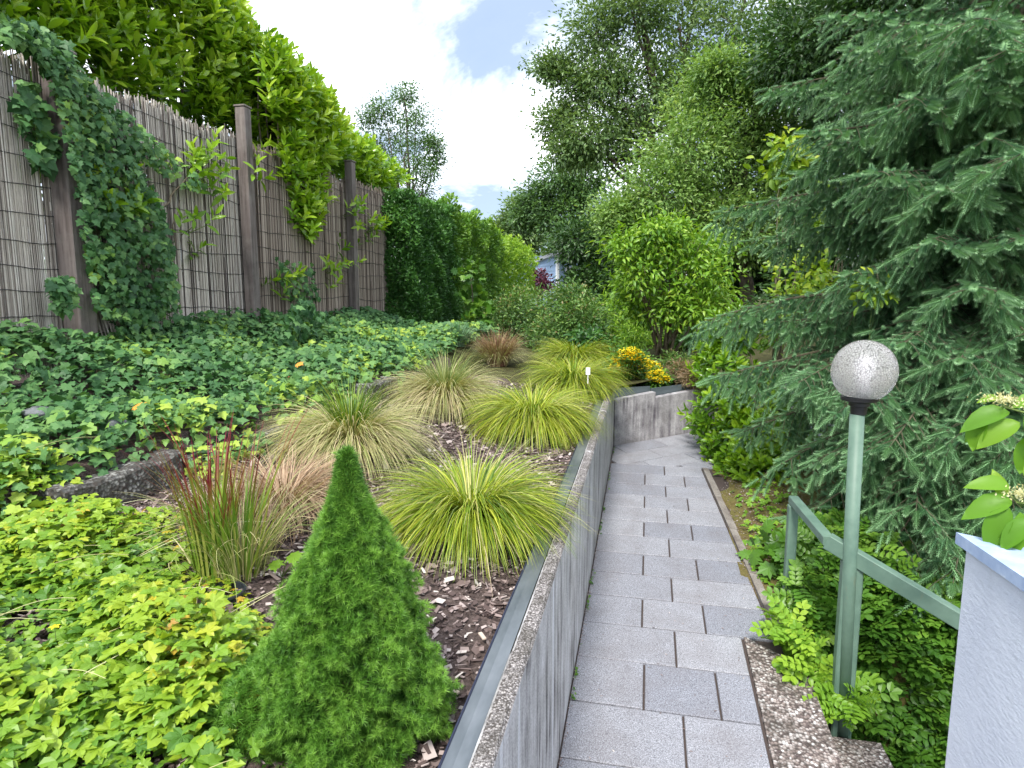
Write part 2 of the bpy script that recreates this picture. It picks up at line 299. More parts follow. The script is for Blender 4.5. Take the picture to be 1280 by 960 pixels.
def prism(mb, poly, z0, z1, m=0, mtop=None, zf=None):
    """vertical prism over a counter-clockwise polygon; z1 may be one number per vertex"""
    n = len(poly); z1 = np.broadcast_to(np.array(z1, float), (n,)); z0 = np.broadcast_to(np.array(z0, float), (n,))
    P = np.array(poly, float); B = np.column_stack([P, z0]); Tp = np.column_stack([P, z1])
    mb.add(np.vstack([B, Tp]), None, [[i, (i + 1) % n, n + (i + 1) % n, n + i] for i in range(n)], m=m)
    mb.add(Tp, [[0, i, i + 1] for i in range(1, n - 1)], None, m=m if mtop is None else mtop)

# ------------------------------------------------------------------ leaf templates: (V, T, tip) with length along x, width y, face normal z
def tm_simple(w=.42, fold=.08, droop=.12):
    V = np.array([[0, 0, 0], [.45, w / 2, fold], [1, 0, -droop], [.45, -w / 2, fold], [.5, 0, 0]], float)
    return V, np.array([[0, 4, 1], [4, 2, 1], [0, 3, 4], [4, 3, 2]]), V[:, 0]
def tm_quad(w=.5, fold=.06):
    V = np.array([[0, 0, 0], [.45, w / 2, fold], [1, 0, -.1], [.45, -w / 2, fold]], float)
    return V, np.array([[0, 2, 1], [0, 3, 2]]), V[:, 0]
def tm_lance(w=.34, droop=.25, fold=.05):
    st = [0, .12, .3, .5, .7, .87, 1]; wd = [.01, .5, .88, 1, .85, .5, .0]; V = []
    for s, q in zip(st, wd):
        z = -droop * s * s
        V += [[s, q * w / 2, z + fold * q], [s, 0, z], [s, -q * w / 2, z + fold * q]]
    T = []
    for i in range(6):
        a = i * 3
        T += [[a, a + 1, a + 3], [a + 1, a + 4, a + 3], [a + 1, a + 2, a + 4], [a + 2, a + 5, a + 4]]
    V = np.array(V, float); return V, np.array(T), V[:, 0]
def tm_lobed(pts, droop=.15):
    pts = np.array(pts, float); full = np.vstack([pts, (pts * [1, -1])[::-1][1:-1]]) if True else pts
    c = np.array([[.32, 0]]); A = np.vstack([c, full]); r = np.hypot(A[:, 0] - .32, A[:, 1])
    V = np.column_stack([A, -droop * r * r * 2 + .03 * np.abs(A[:, 1])]); n = len(full)
    return V, np.array([[0, 1 + (i + 1) % n, 1 + i] for i in range(n)]), V[:, 0]
TM_IVY = tm_lobed([(0, 0), (-.12, .16), (.02, .42), (.28, .30), (.42, .48), (.58, .24), (1, 0)])
TM_MAPLE = tm_lobed([(0, 0), (-.08, .22), (.1, .25), (.2, .52), (.34, .38), (.58, .60), (.55, .32), (.72, .28), (.74, .12), (1, 0)])
TM_Q = tm_quad(); TM_S = tm_simple(); TM_LANCE = tm_lance(); TM_BROAD = tm_lance(.5, .3, .06); TM_NARROW = tm_lance(.2, .3, .03); TM_BIG = tm_lance(.38, .22, .05); TM_DOG = tm_lance(.52, .5, .16)
def merge(tms):
    V = []; T = []; t = []; n = 0
    for v, tr, tp in tms: V.append(v); T.append(tr + n); t.append(tp); n += len(v)
    return np.vstack(V), np.vstack(T), np.concatenate(t)
def place_t(tm, d, nn, s, o=(0, 0, 0)):
    d = nrm(np.array(d, float)); y = nrm(np.cross(nn, d)); z = np.cross(d, y)
    return tm[0][:, :1] * d * s + tm[0][:, 1:2] * y * s + tm[0][:, 2:3] * z * s + np.array(o), tm[1], tm[2]
def tm_palm(k=5, spread=75, lf=None, L=1.):
    lf = lf or tm_simple(.5, .05, .2); out = []
    for i in range(k):
        a = R((-spread + 2 * spread * i / (k - 1)) if k > 1 else 0)
        out.append(place_t(lf, (math.cos(a), math.sin(a), .1), (0, 0, 1), L * (.75 + .25 * math.cos(a))))
    return merge(out)
def tm_oval(w=.6, droop=.2):
    V = np.array([[0, 0, 0], [.3, w * .42, .03], [.68, w * .5, .0], [1, 0, -droop], [.68, -w * .5, .0], [.3, -w * .42, .03], [.5, 0, -.05]], float)
    return V, np.array([[6, 0, 5], [6, 1, 0], [6, 2, 1], [6, 3, 2], [6, 4, 3], [6, 5, 4]]), V[:, 0]
TM_TRI = tm_palm(3, 80, tm_oval(.72)); TM_FIVE = tm_palm(5, 105, tm_oval(.52))
def tm_spray(n=5, lf=None):
    """a short twig with small leaves in two rows"""
    lf = lf or tm_quad(.55); out = []
    for i in range(n):
        s = .15 + .75 * i / (n - 1)
        for sg in (-1, 1): out.append(place_t(lf, (.5, sg * .85, .12), (0, 0, 1), .34, (s, 0, -.1 * s * s)))
    out.append(place_t(lf, (1, 0, 0), (0, 0, 1), .34, (.95, 0, -.1)))
    return merge(out)
TM_SPRAY = tm_spray(4, tm_oval(.62, .15))
def tm_finger(rings=9, per=5, nl=.24, nw=.1):
    """spruce shoot: needles all round a short axis, closing to a blunt tip"""
    V = []; T = []; t = []
    for i in range(rings):
        s = .02 + .93 * i / (rings - 1)
        for j in range(per):
            th = 2 * math.pi * (j + .5 * (i % 2)) / per + i * .2; rad = np.array([0, math.cos(th), math.sin(th)])
            side = np.array([0, -math.sin(th), math.cos(th)]); fw = .5 + 1.1 * s ** 3; l = nl * (1 - .35 * abs(s - .4))
            b = np.array([s, 0, 0.]); tipp = b + (np.array([fw, 0, 0]) + rad) / math.hypot(1, fw) * l; k = len(V)
            V += [b + side * nw * .5, b - side * nw * .5, tipp]; T.append([k, k + 1, k + 2]); g_ = .1 + .9 * s ** 2; t += [g_ * .4, g_ * .4, .2 + g_ * .8]
    k = len(V)
    for s, w in ((0, .04), (1, .035)):
        for j in range(3): th = 2 * math.pi * j / 3; V.append(np.array([s, w * math.cos(th), w * math.sin(th)])); t.append(.1)
    for j in range(3): a, b = k + j, k + (j + 1) % 3; T += [[a, b, a + 3], [b, b + 3, a + 3]]
    return np.array(V), np.array(T), np.array(t)
TM_FINGER = tm_finger(9, 7, .30, .075); TM_FINGER_LO = tm_finger(5, 6, .32, .13)
def tm_tuft(n=15):
    V = []; T = []; t = []
    for i in range(n):
        ph = i * 2.399963; el = math.acos(1 - .85 * (i + .5) / n); d = np.array([math.cos(el), math.sin(el) * math.cos(ph), math.sin(el) * math.sin(ph)])
        s = nrm(np.cross(d, [.3, .5, .8])); k = len(V); V += [s * .05, -s * .05, d * (1 - .15 * (i % 3))]; T.append([k, k + 1, k + 2]); t += [0, 0, max(0, 1 - el * 1.1)]
    return np.array(V), np.array(T), np.array(t)
TM_TUFT = tm_tuft()
TM_CHIP = (np.array([[0, -.5, 0], [1, -.35, .1], [.9, .45, 0], [.05, .4, .1], [.05, -.4, -.25], [.95, -.3, -.2], [.85, .4, -.25], [.1, .35, -.2]], float),
           np.array([[0, 1, 2], [0, 2, 3], [0, 4, 1], [1, 4, 5], [1, 5, 2], [2, 5, 6], [2, 6, 3], [3, 6, 7], [3, 7, 0], [0, 7, 4]]), np.zeros(8))
def tm_stick(n=4):
    th = np.arange(n) * 2 * math.pi / n; r = np.stack([0 * th, np.cos(th), np.sin(th)], 1)
    V = np.vstack([r, r * .9 + [1, 0, 0]]); T = []
    for j in range(n): k = (j + 1) % n; T += [[j, k, n + j], [k, n + k, n + j]]
    return V, np.array(T), V[:, 0]
TM_STICK = tm_stick()

def inst(mb, tm, pos, D, N, S, rnd, m=0):
    """copies of a template in one mesh; S is (n,) or (n,3)"""
    V, T, tp = tm; n = len(pos); k = len(V)
    if n == 0: return
    S = np.asarray(S, float)
    if S.ndim == 1: S = np.repeat(S[:, None], 3, 1)
    D = nrm(D); Y = nrm(np.cross(N, D)); Z = np.cross(D, Y)
    W = pos[:, None] + V[None, :, 0, None] * (D * S[:, :1])[:, None] + V[None, :, 1, None] * (Y * S[:, 1:2])[:, None] + V[None, :, 2, None] * (Z * S[:, 2:3])[:, None]
    mb.add(W.reshape(-1, 3), (T[None] + (np.arange(n) * k)[:, None, None]).reshape(-1, 3), None, rnd=np.repeat(np.clip(rnd, 0, 1), k), tip=np.tile(tp, n), m=m)

# ------------------------------------------------------------------ terrain
def sm(x, a, b): t = np.clip((np.asarray(x, float) - a) / (b - a), 0, 1); return t * t * (3 - 2 * t)
def xw(y): return -2.04 + .12 * (np.asarray(y, float) - 1.7)             # line of the low concrete edging
def wav(x, y, s, a): return a * (np.sin(x * s * 1.3 + y * s * .7) * np.cos(y * s * 1.1 - x * s * .4 + 1.3))
def hL(x, y):
    x = np.asarray(x, float); y = np.asarray(y, float)
    z = .79 + .047 * (np.clip(y, 0, 5.2) - 1) + .05 * np.clip(y - 5.2, 0, 3) + .02 * np.clip(y - 8.2, 0, 60)
    near = 1 - sm(y, 6.2, 8.5)
    z = z + near * (.08 * sm(-x, .35, 1.8) + .16 * sm(xw(y) - x, 0.02, .12) + (1.36 - 1.18 - .04 * (y - 3)) * sm(-x, 2.1, 3.1))
    z = z + wav(x, y, 5, .012) + wav(x, y, 13, .006)
    return z
def hR(x, y):
    x = np.asarray(x, float); y = np.asarray(y, float)
    z = .1 * np.clip(y, -2, 7) - .02 + .05 * sm(x, .5, .9) - .25 * sm(x, 1.0, 2.5) + .1 * np.clip(y - 7, 0, 3)
    z = z - .75 * (1 - sm(y, 2.50, 2.85)) * sm(x, .60, .72) - .15 * (1 - sm(y, 2.68, 2.78))
    return z + wav(x, y, 7, .012) + .01
def GL(px, py):                                                      # where a pixel's ray meets the left bed
    z = .9
    for _ in range(12): p = PZ(px, py, z); z = .5 * z + .5 * float(hL(p[0], p[1]))
    return p
def endy(x): return 5.17 + .72 * (np.asarray(x, float) + .255)        # foot line of the end wall
def sheet(name, fn, X, Y, mt, hidden_side=None):
    mb = MB(); A, B = np.meshgrid(X, Y, indexing='ij'); nx, ny = A.shape
    if hidden_side: A, B = hidden_side(A, B)
    V = np.stack([A, B, fn(A, B)], -1).reshape(-1, 3); i = np.arange(nx - 1)[:, None] * ny; j = np.arange(ny - 1)[None]
    mb.add(V, None, np.stack([i + j, i + ny + j, i + ny + j + 1, i + j + 1], -1).reshape(-1, 4)); return mb.build(name, mt, smooth=True)
XL = np.concatenate([-np.geomspace(.345, 4.5, 110)[::-1]])
tag(sheet('mulch_bed', hL, XL, np.linspace(-2, 5.28, 150), M_soil), kind='structure')
tag(sheet('left_ground', hL, -np.geomspace(4.5, 80, 24)[::-1], np.linspace(-60, 5.28, 60), M_ground), kind='structure')
us = np.concatenate([-np.geomspace(.5, 90, 50)[::-1], np.linspace(-.4, 6, 60), np.geomspace(6.5, 120, 20)])
vs = np.concatenate([[0.045], np.geomspace(.12, 160, 70)])
def skew(A, B): return A, np.where(A > -.25, endy(np.minimum(A, 3.)) + 0.0, 5.0) + .16 + B + .0 * A
tag(sheet('garden_ground', hL, us, vs, M_ground, skew), kind='structure')
def skR(A, B):
    top = endy(np.minimum(A, 3.)); return A, -6 + (top + 6 + .06) * B
tag(sheet('soil_strip', hR, np.concatenate([np.linspace(.50, 1.3, 50), np.geomspace(1.4, 60, 30)]), np.linspace(0, 1, 160), M_moss, skR), kind='structure')
mb = MB(); mb.add([[-900, -900, -1.2], [900, -900, -1.2], [900, 1500, -1.2], [-900, 1500, -1.2]], None, [[0, 1, 2, 3]])
tag(mb.build('ground', M_ground), kind='structure')

# ------------------------------------------------------------------ path
s_ = .1
mb = MB()
mb.add([[-.30, -1, -.112], [.56, -1, -.112], [.62, 5.9, .578], [-.30, 5.2, .508]], None, [[0, 1, 2, 3]], m=1)
rows = [0.84, 1.11, 1.38, 1.645, 1.905, 2.175, 2.435, 2.68, 2.908, 3.125, 3.34, 3.555, 3.755, 3.955, 4.155, 4.35, 4.55, 4.745]
joint = .0045
def xr(y): return .435 if y < 2.66 else .575 - .075 * (y - 2.7)
def slab(poly, rnd):
    P = np.array(poly, float); c = P.mean(0); n = len(P)
    # bevelled slab: top ring inset, outer ring lower
    ins = []
    for i in range(n):
        a = nrm(P[(i + 1) % n] - P[i]); b = nrm(P[i - 1] - P[i]); sn = abs(a[0] * b[1] - a[1] * b[0]) + .2
        ins.append((a + b) / sn)
    ins = np.array(ins); A = P + ins * joint; B = P + ins * (joint + .003); h = lambda q: s_ * q[:, 1]
    dz = rng.uniform(-.0012, .0012)
    V = np.vstack([np.column_stack([A, h(A) - .02]), np.column_stack([A, h(A) - .003 + dz]), np.column_stack([B, h(B) + dz])])
    Q = [[i, (i + 1) % n, n + (i + 1) % n, n + i] for i in range(n)] + [[n + i, n + (i + 1) % n, 2 * n + (i + 1) % n, 2 * n + i] for i in range(n)]
    mb.add(V, [[2 * n, 2 * n + i, 2 * n + i + 1] for i in range(1, n - 1)], Q, rnd=rnd)
tones = {}
for k in range(len(rows) - 1):
    y0, y1 = rows[k], rows[k + 1]
    js = [.025, .30] if k % 2 else [.165]
    if y1 > 2.6: js = [j - .012 for j in js]
    xs0 = [-.250] + js + [None]
    for i in range(len(xs0) - 1):
        a, b = xs0[i], xs0[i + 1]
        br, tr_ = (b, b) if b is not None else (xr((y0 + y1) / 2 if y0 < 2.6 < y1 else y0 + .01), xr(y1 - .01 if not (y0 < 2.6 < y1) else (y0 + y1) / 2))
        slab([(a, y0), (br, y0), (tr_, y1), (a, y1)], rng.uniform(.15, .5) if rng.uniform() < (.5 if k % 2 else .12) else rng.uniform(.5, 1))
# turned paving beyond the corner: slabs laid parallel to the end wall
u = nrm(np.array([1, .72])); v = np.array([-u[1], u[0]]); cor = np.array([-.25, 5.155])
def clip(poly, p, nn):
    out = []
    for i in range(len(poly)):
        a, b = poly[i], poly[(i + 1) % len(poly)]; da, db = (a - p) @ nn, (b - p) @ nn
        if da > 0: out.append(a)
        if (da > 0) != (db > 0): out.append(a + (b - a) * da / (da - db))
    return out
for r_ in range(0, 5):
    for c_ in range(-3, 8):
        o_ = cor - v * .205 * (r_ + 1) + u * (.40 * c_ + (.2 if r_ % 2 else 0)); L = .40
        poly = [o_, o_ + u * L, o_ + u * L + v * .205, o_ + v * .205]
        poly = clip(poly, np.array([0, 4.745]), np.array([0, 1.])); 
        if len(poly) > 2: poly = clip(poly, np.array([-.25, 0]), np.array([1., 0]))
        if len(poly) > 2: poly = clip(poly, np.array([2.6, 0]), np.array([-1., 0]))
        if len(poly) > 2:
            q_ = np.array(poly); ar = .5 * abs(np.sum(q_[:, 0] * np.roll(q_[:, 1], -1) - q_[:, 1] * np.roll(q_[:, 0], -1)))
            if ar > .004: slab(poly, rng.uniform(0.1, 1))
mb.add([[.5, 4.78, .445], [2.8, 4.78, .445], [2.8, 7.4, .72], [.5, 5.7, .546]], None, [[0, 1, 2, 3]], m=1)
tag(mb.build('path', [M_slab, M_joint]), kind='structure')

# kerb stones along the right edge of the path
mb = MB(); ks = np.linspace(2.72, 4.72, 5)
for a, b in zip(ks[:-1], ks[1:]):
    a += .004; b -= .004
    prism(mb, [(xr(a) + .006, a), (xr(a) + .052, a), (xr(b) + .045, b), (xr(b) + .006, b)], -.1, [s_ * a + .012, s_ * a + .008, s_ * b + .008, s_ * b + .012])
tag(mb.build('kerb', M_kerb), kind='structure')

# steps of exposed aggregate going down to the right
def step(poly, z, label):
    mb = MB(); P = np.array(poly); c = P.mean(0); ins = P + nrm(c - P) * .008
    n = len(P); z = np.broadcast_to(np.array(z, float), (n,)); V = np.vstack([np.column_stack([P, z - .2]), np.column_stack([P, z - .007]), np.column_stack([ins, z])])
    Q = [[i, (i + 1) % n, n + (i + 1) % n, n + i] for i in range(n)] + [[n + i, n + (i + 1) % n, 2 * n + (i + 1) % n, 2 * n + i] for i in range(n)]
    mb.add(V, [[2 * n, 2 * n + i, 2 * n + i + 1] for i in range(1, n - 1)], Q)
    o = mb.build('stone_step', M_step); tag(o, label, 'step', 'aggregate steps leading down from the path')
step([(.443, 1.2), (.668, 1.2), (.66, 2.53), (.443, 2.70)], [.122, .122, .250, .268], 'speckled aggregate top step, flush beside the grey paving slabs')
step([(.674, 1.2), (.90, 1.2), (.90, 2.40), (.674, 2.40)], .06, 'speckled aggregate step one below the top, at the foot of the lamp post')
step([(.906, 1.2), (1.14, 1.2), (1.14, 2.38), (.906, 2.38)], -.09, 'lowest visible aggregate step, dark beside the parapet foot')

# ------------------------------------------------------------------ retaining wall
wall = thing('retaining_wall', 'long low streaked concrete retaining wall holding the mulch bed beside the path', 'retaining wall', (-.29, 1, 0))
ys = [-1.5, .35, 1.36, 2.2, 3.15, 4.15, 5.165]
def wtop(y): return .862 + .037 * (y - 1)
for i in range(len(ys) - 1):
    mb = MB(); a, b = ys[i] + .003, ys[i + 1] - .003; seg = 12
    yy = np.linspace(a, b, seg + 1); jit = rng.uniform(-.003, .003, (seg + 1, 4))
    off = rng.uniform(-.006, .006)
    prof = []
    for k, y in enumerate(yy):
        z = wtop((a + b) / 2) + .037 * (y - (a + b) / 2) + off
        prof.append([[-.252, y, -.2], [-.252, y, z - .008 + jit[k, 0]], [-.259 + jit[k, 1], y, z + jit[k, 2] * .5], [-.292, y, z + jit[k, 3] * .5], [-.299, y, z - .01], [-.299, y, -.2]])
    V = np.array(prof).reshape(-1, 3); n = 6
    Q0 = []; Q1 = []
    for k in range(seg):
        for j in range(n - 1): (Q1 if j in (1, 2) else Q0).append([k * n + j, (k + 1) * n + j, (k + 1) * n + j + 1, k * n + j + 1])
    Q0.append([0, 1, 2, 5]); Q0.append([2, 3, 4, 5]); e = seg * n; Q0.append([e + 5, e + 2, e + 1, e]); Q0.append([e + 5, e + 4, e + 3, e + 2])
    mb.add(V, None, Q0, m=0); mb.add(V, None, Q1, m=1)
    mb.build('wall_panel', [M_conc, M_top], wall)

edging = thing('metal_edging', 'zinc strip with dark rim between mulch and long wall top', 'garden edging', (-.36, 1, .8))
mb = MB(); yy = np.linspace(-1.2, 5.1, 60); w_ = np.sin(yy * 3) * .0015
zt_ = np.array([float(wtop(y)) for y in yy])
A = np.column_stack([-.3015 + 0 * yy, yy, zt_ - .012]); B = np.column_stack([-.328 + w_, yy, zt_ - .010]); C = np.column_stack([-.350 + w_, yy, zt_ - .003]); D = np.column_stack([-.354 + w_, yy, zt_ - .15])
V = np.stack([A, B, C, D], 1).reshape(-1, 3); Q = []
for k in range(59):
    for j in range(3): Q.append([k * 4 + j, (k + 1) * 4 + j, (k + 1) * 4 + j + 1, k * 4 + j + 1])
mb.add(V, None, Q); mb.build('strip', M_zinc, edging)
mb = MB(); tube(mb, C, .003, 6); mb.build('rim', M_rim, edging, smooth=True)

# end wall across the path
ew = thing('end_wall', 'pale streaked concrete end wall of panels where the path turns', 'concrete wall', (0, 5.3, .5))
corners = [(763, 499), (818, 490), (871, 481)]
xs_ = [-.247, .088, .455, 1.3, 3.0]
def ztop_at(px, py, x): return PY(px, py, float(endy(x)))[2]
zz = [(ztop_at(763, 500, -.25), ztop_at(818, 490, .085)), (ztop_at(820, 497, .09), ztop_at(870, 487, .45)), (ztop_at(872, 490, .46), ztop_at(872, 490, .46) + .03), (1.0, 1.1)]
for i in range(4):
    a, b = xs_[i] + .003, xs_[i + 1] - .003; mb = MB(); z0, z1 = zz[i]; d_ = [.0, -.008, .004, 0][i]
    nv = np.array([-.58, .81]) * .07; p = np.array([a, endy(a) + d_]); q = np.array([b, endy(b) + d_])
    prism(mb, [p, q, q + nv, p + nv], 0, [z0, z1, z1, z0]); mb.build('wall_panel', M_conc_end, ew)
for i in range(2):
    a, b = xs_[i] + .004, xs_[i + 1] - .002; nv = np.array([-.58, .81]); p = np.array([a, endy(a)]) + nv * .085; q = np.array([b, endy(b)]) + nv * .085
    t0 = ztop_at([763, 820][i], [487, 487][i], a); t1 = ztop_at([818, 871][i], [484, 480][i], b)
    t0, t1 = max(t0, zz[i][0] + .035), max(t1, zz[i][1] + .03)
    mb = MB(); prism(mb, [p, q, q + nv * .006, p + nv * .006], .6, [t0, t1, t1, t0]); mb.build('metal_upstand', M_darkmetal, ew)

# low rough concrete edging of the upper terrace
lw = thing('low_concrete_wall', 'low rough dark concrete edging half buried in ivy left of the red grass', 'concrete edging', (xw(2), 2, .95))
for a, b, h_ in ((1.76, 2.26, .13), (2.28, 3.3, .08), (3.72, 4.12, .16)):
    mb = MB(); yy = np.linspace(a, b, 14); V = []
    for y in yy:
        x = float(xw(y)) + .03; z = float(hL(x + .06, y)) + h_ + rng.uniform(-.006, .006); j = rng.uniform(-.004, .004, 2)
        V += [[x + .02 + j[0], y, z - h_ - .12], [x + j[1], y, z - .012], [x - .012, y, z], [x - .11, y, z + j[0]], [x - .12, y, z - .3]]
    n = 5; Q = [[k * n + i, (k + 1) * n + i, (k + 1) * n + i + 1, k * n + i + 1] for k in range(13) for i in range(4)]; e = 13 * n
    mb.add(V, [[0, 1, 2], [0, 2, 4], [2, 3, 4], [e, e + 2, e + 1], [e, e + 4, e + 2], [e + 2, e + 4, e + 3]], Q)
    mb.build('concrete_block', M_lowc, lw)

# ------------------------------------------------------------------ reed fence
FX = -3.14
fence = thing('reed_fence', 'tall weathered reed screen fence on brown square wooden posts', 'fence', (FX, 4, 1.3))
def reed_panel(y0, y1, z0, z1, mt, ragged=.03):
    mb = MB(); n = int((y1 - y0) / .0066)
    for layer in range(3):
        y = np.linspace(y0, y1, n) + rng.normal(0, .002, n); zb = z0 + rng.uniform(-.05, .05, n); zt = z1 + rng.normal(0, ragged * .6, n) - .05 * rng.exponential(.6, n) + .02 * np.sin(y * 9)
        bow = rng.normal(0, .004, n); x0 = FX + layer * .008 - .004 + rng.uniform(-.003, .003, n); r = rng.uniform(0, 1, n) ** 1.0
        P0 = np.stack([x0, y, zb], 1); P2 = np.stack([x0 + rng.normal(0, .004, n), y + rng.normal(0, .006, n), zt], 1); P1 = (P0 + P2) / 2; P1[:, 1] += bow
        rd = rng.uniform(.0032, .0052, n)
        for A_, B_ in ((P0, P1), (P1, P2)):
            d = B_ - A_; L = np.linalg.norm(d, axis=1); inst(mb, TM_STICK, A_, d, np.tile([1., 0, 0], (n, 1)), np.stack([L, rd, rd], 1), r)
    p = mb.build('reed_panel', mt, fence, smooth=True)
    mb = MB()
    for k, z in enumerate(np.arange(z0 + .12, z1 - .03, .135)):
        yy = np.linspace(y0, y1, 26); tube(mb, np.column_stack([np.full(26, FX + .020), yy, z + .012 * np.sin(yy * 5 + k) + rng.normal(0, .003, 26)]), .0021, 4)
    mb.build('binding_wire', M_wire, p)
reed_panel(1.2, 2.88, 1.36, 2.95, M_reed); reed_panel(2.89, 4.44, 1.40, 2.96, M_reed); reed_panel(4.45, 6.19, 1.36, 2.97, M_reed2); reed_panel(6.2, 7.25, 1.34, 3.0, M_reed2, .04)
# a splayed bundle of broken reeds by the first post
mb = MB(); n = 34
y = np.linspace(2.98, 3.22, n); P0 = np.stack([np.full(n, FX + .03), y, np.full(n, 1.75)], 1); P1 = np.stack([FX + .06 + rng.normal(0, .02, n), y + .02 + (y - 2.98) * .35, 1.36 + rng.normal(0, .03, n)], 1)
d = P1 - P0; inst(mb, TM_STICK, P0, d, np.tile([1., 0, 0], (n, 1)), np.stack([np.linalg.norm(d, axis=1), np.full(n, .005), np.full(n, .005)], 1), rng.uniform(0.3, 1, n)); mb.build('loose_reeds', M_reed, fence)
for (y, zt, lean, w) in ((2.88, 3.0, -.0, .115), (4.44, 3.17, 0, .085), (6.2, 3.14, 0, .085)):
    mb = MB(); box(mb, (-3.06, y, (zt + 1.2) / 2), (w, w, zt - 1.2), bev=.006); po = mb.build('post', M_post, fence)
    mb = MB(); box(mb, (-3.06, y, zt + .006), (w + .012, w + .012, .014), bev=.003); mb.build('post_cap', M_post, po)

# ------------------------------------------------------------------ foliage helpers
def pip(P, poly):
    x, y = P[:, 0], P[:, 1]; ins = np.zeros(len(P), bool); n = len(poly)
    for i in range(n):
        (x1, y1), (x2, y2) = poly[i], poly[(i + 1) % n]
        c = ((y1 > y) != (y2 > y)) & (x < (x2 - x1) * (y - y1) / (y2 - y1 + 1e-12) + x1); ins ^= c
    return ins
def scatter_poly(poly, n):
    poly = np.array(poly); lo, hi = poly.min(0), poly.max(0); out = []; c = 0
    while c < n:
        p = rng.uniform(lo, hi, (n * 2, 2)); p = p[pip(p, poly)]; out.append(p); c += len(p)
    return np.concatenate(out)[:n]
def lobe_leaves(mb, lobes, tm, size, clumps, per, crad=.16, flat=.6, shell=.55, up=.6, m=0, gap=0., jit=.25):
    """lobes: (centre, radius (3,)); leaves gather in small clumps that sit mostly near each lobe's surface"""
    for c, r in lobes:
        r = np.asarray(r, float) * np.ones(3); nc = max(3, int(clumps))
        d = rv(nc); q = shell + (1 - shell) * rng.uniform(0, 1, nc) ** .6
        cc = np.array(c) + d * r * q[:, None] * (1 + rng.normal(0, .15, nc))[:, None]
        tone = np.clip(.45 + .22 * rng.normal(size=nc) + .12 * d[:, 2], 0, 1)
        keep = rng.uniform(size=nc) > gap; cc = cc[keep]; dd = d[keep]; tone = tone[keep]; nc = len(cc)
        cr = crad * rng.uniform(.6, 1.4, nc)
        o = rng.normal(size=(nc, per, 3)) * .5; o[..., 2] *= flat
        pos = (cc[:, None] + o * cr[:, None, None]).reshape(-1, 3); n = len(pos)
        out = np.repeat(dd, per, 0) * .7 + nrm(o.reshape(-1, 3)) * .6
        D = nrm(out + rng.normal(0, .45, (n, 3)) + [0, 0, -.15]); N = nrm(rng.normal(0, .45, (n, 3)) + [0, 0, up] + out * .35)
        inst(mb, tm, pos, D, N, size * rng.uniform(.65, 1.25, n), np.repeat(tone, per) + rng.uniform(-jit, jit, n), m)
def px_lobes(lst, Y, depth=.8, jz=0.):
    out = []
    for q in lst:
        x, y, r = q[:3]; yy = Y + (q[3] if len(q) > 3 else rng.uniform(-.5, .5) * depth); rr = RAD(r, x, y, yy); out.append((PY(x, y, yy), (rr, rr * depth, rr * .92)))
    return out
def limb(mb, a, b, r0, r1, sag=.1, n=7, k=6):
    a = np.array(a, float); b = np.array(b, float); t = np.linspace(0, 1, n)[:, None]; L = np.linalg.norm(b - a)
    P = a + (b - a) * t; P += rng.normal(0, .02 * L, (n, 3)) * np.sin(t * math.pi); P[:, 2] += sag * L * np.sin(t[:, 0] * math.pi)
    tube(mb, P, np.linspace(r0, r1, n), k); return P
def tree(name, label, cat, base_, lobes, trunk_r, leafm, tm, size, clumps, per, crad, barkm=W_bark, group=None, gap=0., fork=.35, shell=.5, up=.6, twigs=2):
    t = thing(name, label, cat, base_, group); mb = MB(); cs = np.array([c for c, r in lobes]); top = cs[np.argmax(cs[:, 2])]
    b0 = np.array(base_, float); tp = b0 + (cs.mean(0) - b0) * [1, 1, 1]; f = b0 + (tp - b0) * fork; f[2] = b0[2] + (tp[2] - b0[2]) * max(fork, .3)
    tr_ = limb(mb, b0 - [0, 0, .3], f, trunk_r, trunk_r * .72, 0, 8, 8); limb(mb, f, top, trunk_r * .7, trunk_r * .12, .0, 9, 6)
    for c, r in lobes:
        s = f + (top - f) * rng.uniform(0, .5); s = s if s[2] < c[2] else f; limb(mb, s, c, trunk_r * .38, trunk_r * .1, -.04, 8, 5)
        for _ in range(twigs * 2):
            e = np.array(c) + rv(1)[0] * np.asarray(r) * .8; limb(mb, np.array(c) + rv(1)[0] * .1 * np.asarray(r), e, trunk_r * .09, trunk_r * .025, .05, 5, 4)
    mb.build('trunk', barkm, t, smooth=True)
    mb = MB(); lobe_leaves(mb, lobes, tm, size, clumps, per, crad, shell=shell, gap=gap, up=up); mb.build('crown', leafm, t); return t
def grow(name, label, cat, lobes, leafm, tm, size, clumps, per, crad, group=None, stemm=W_stem, stems=7, shell=.55, up=.6, flat=.7, gap=0, z0=None, stem_r=.012, part='foliage', jit=.25, basexy=None):
    cs = np.array([c for c, r in lobes]); c0 = cs.mean(0); bz = z0 if z0 is not None else float(hL(c0[0], c0[1])); bx = c0[:2] if basexy is None else np.array(basexy)
    t = thing(name, label, cat, (bx[0], bx[1], bz), group); mb = MB()
    for i in range(stems):
        c, r = lobes[i % len(lobes)]; e = np.array(c) + rv(1)[0] * np.asarray(r) * .6; b = np.array([bx[0], bx[1], bz - .05]) + rng.normal(0, .004, 3)
        limb(mb, b, e, stem_r, stem_r * .3, .06, 6, 5)
    mb.build('stems', stemm, t, smooth=True)
    mb = MB(); lobe_leaves(mb, lobes, tm, size, clumps, per, crad, flat=flat, shell=shell, gap=gap, up=up, jit=jit); mb.build(part, leafm, t); return t

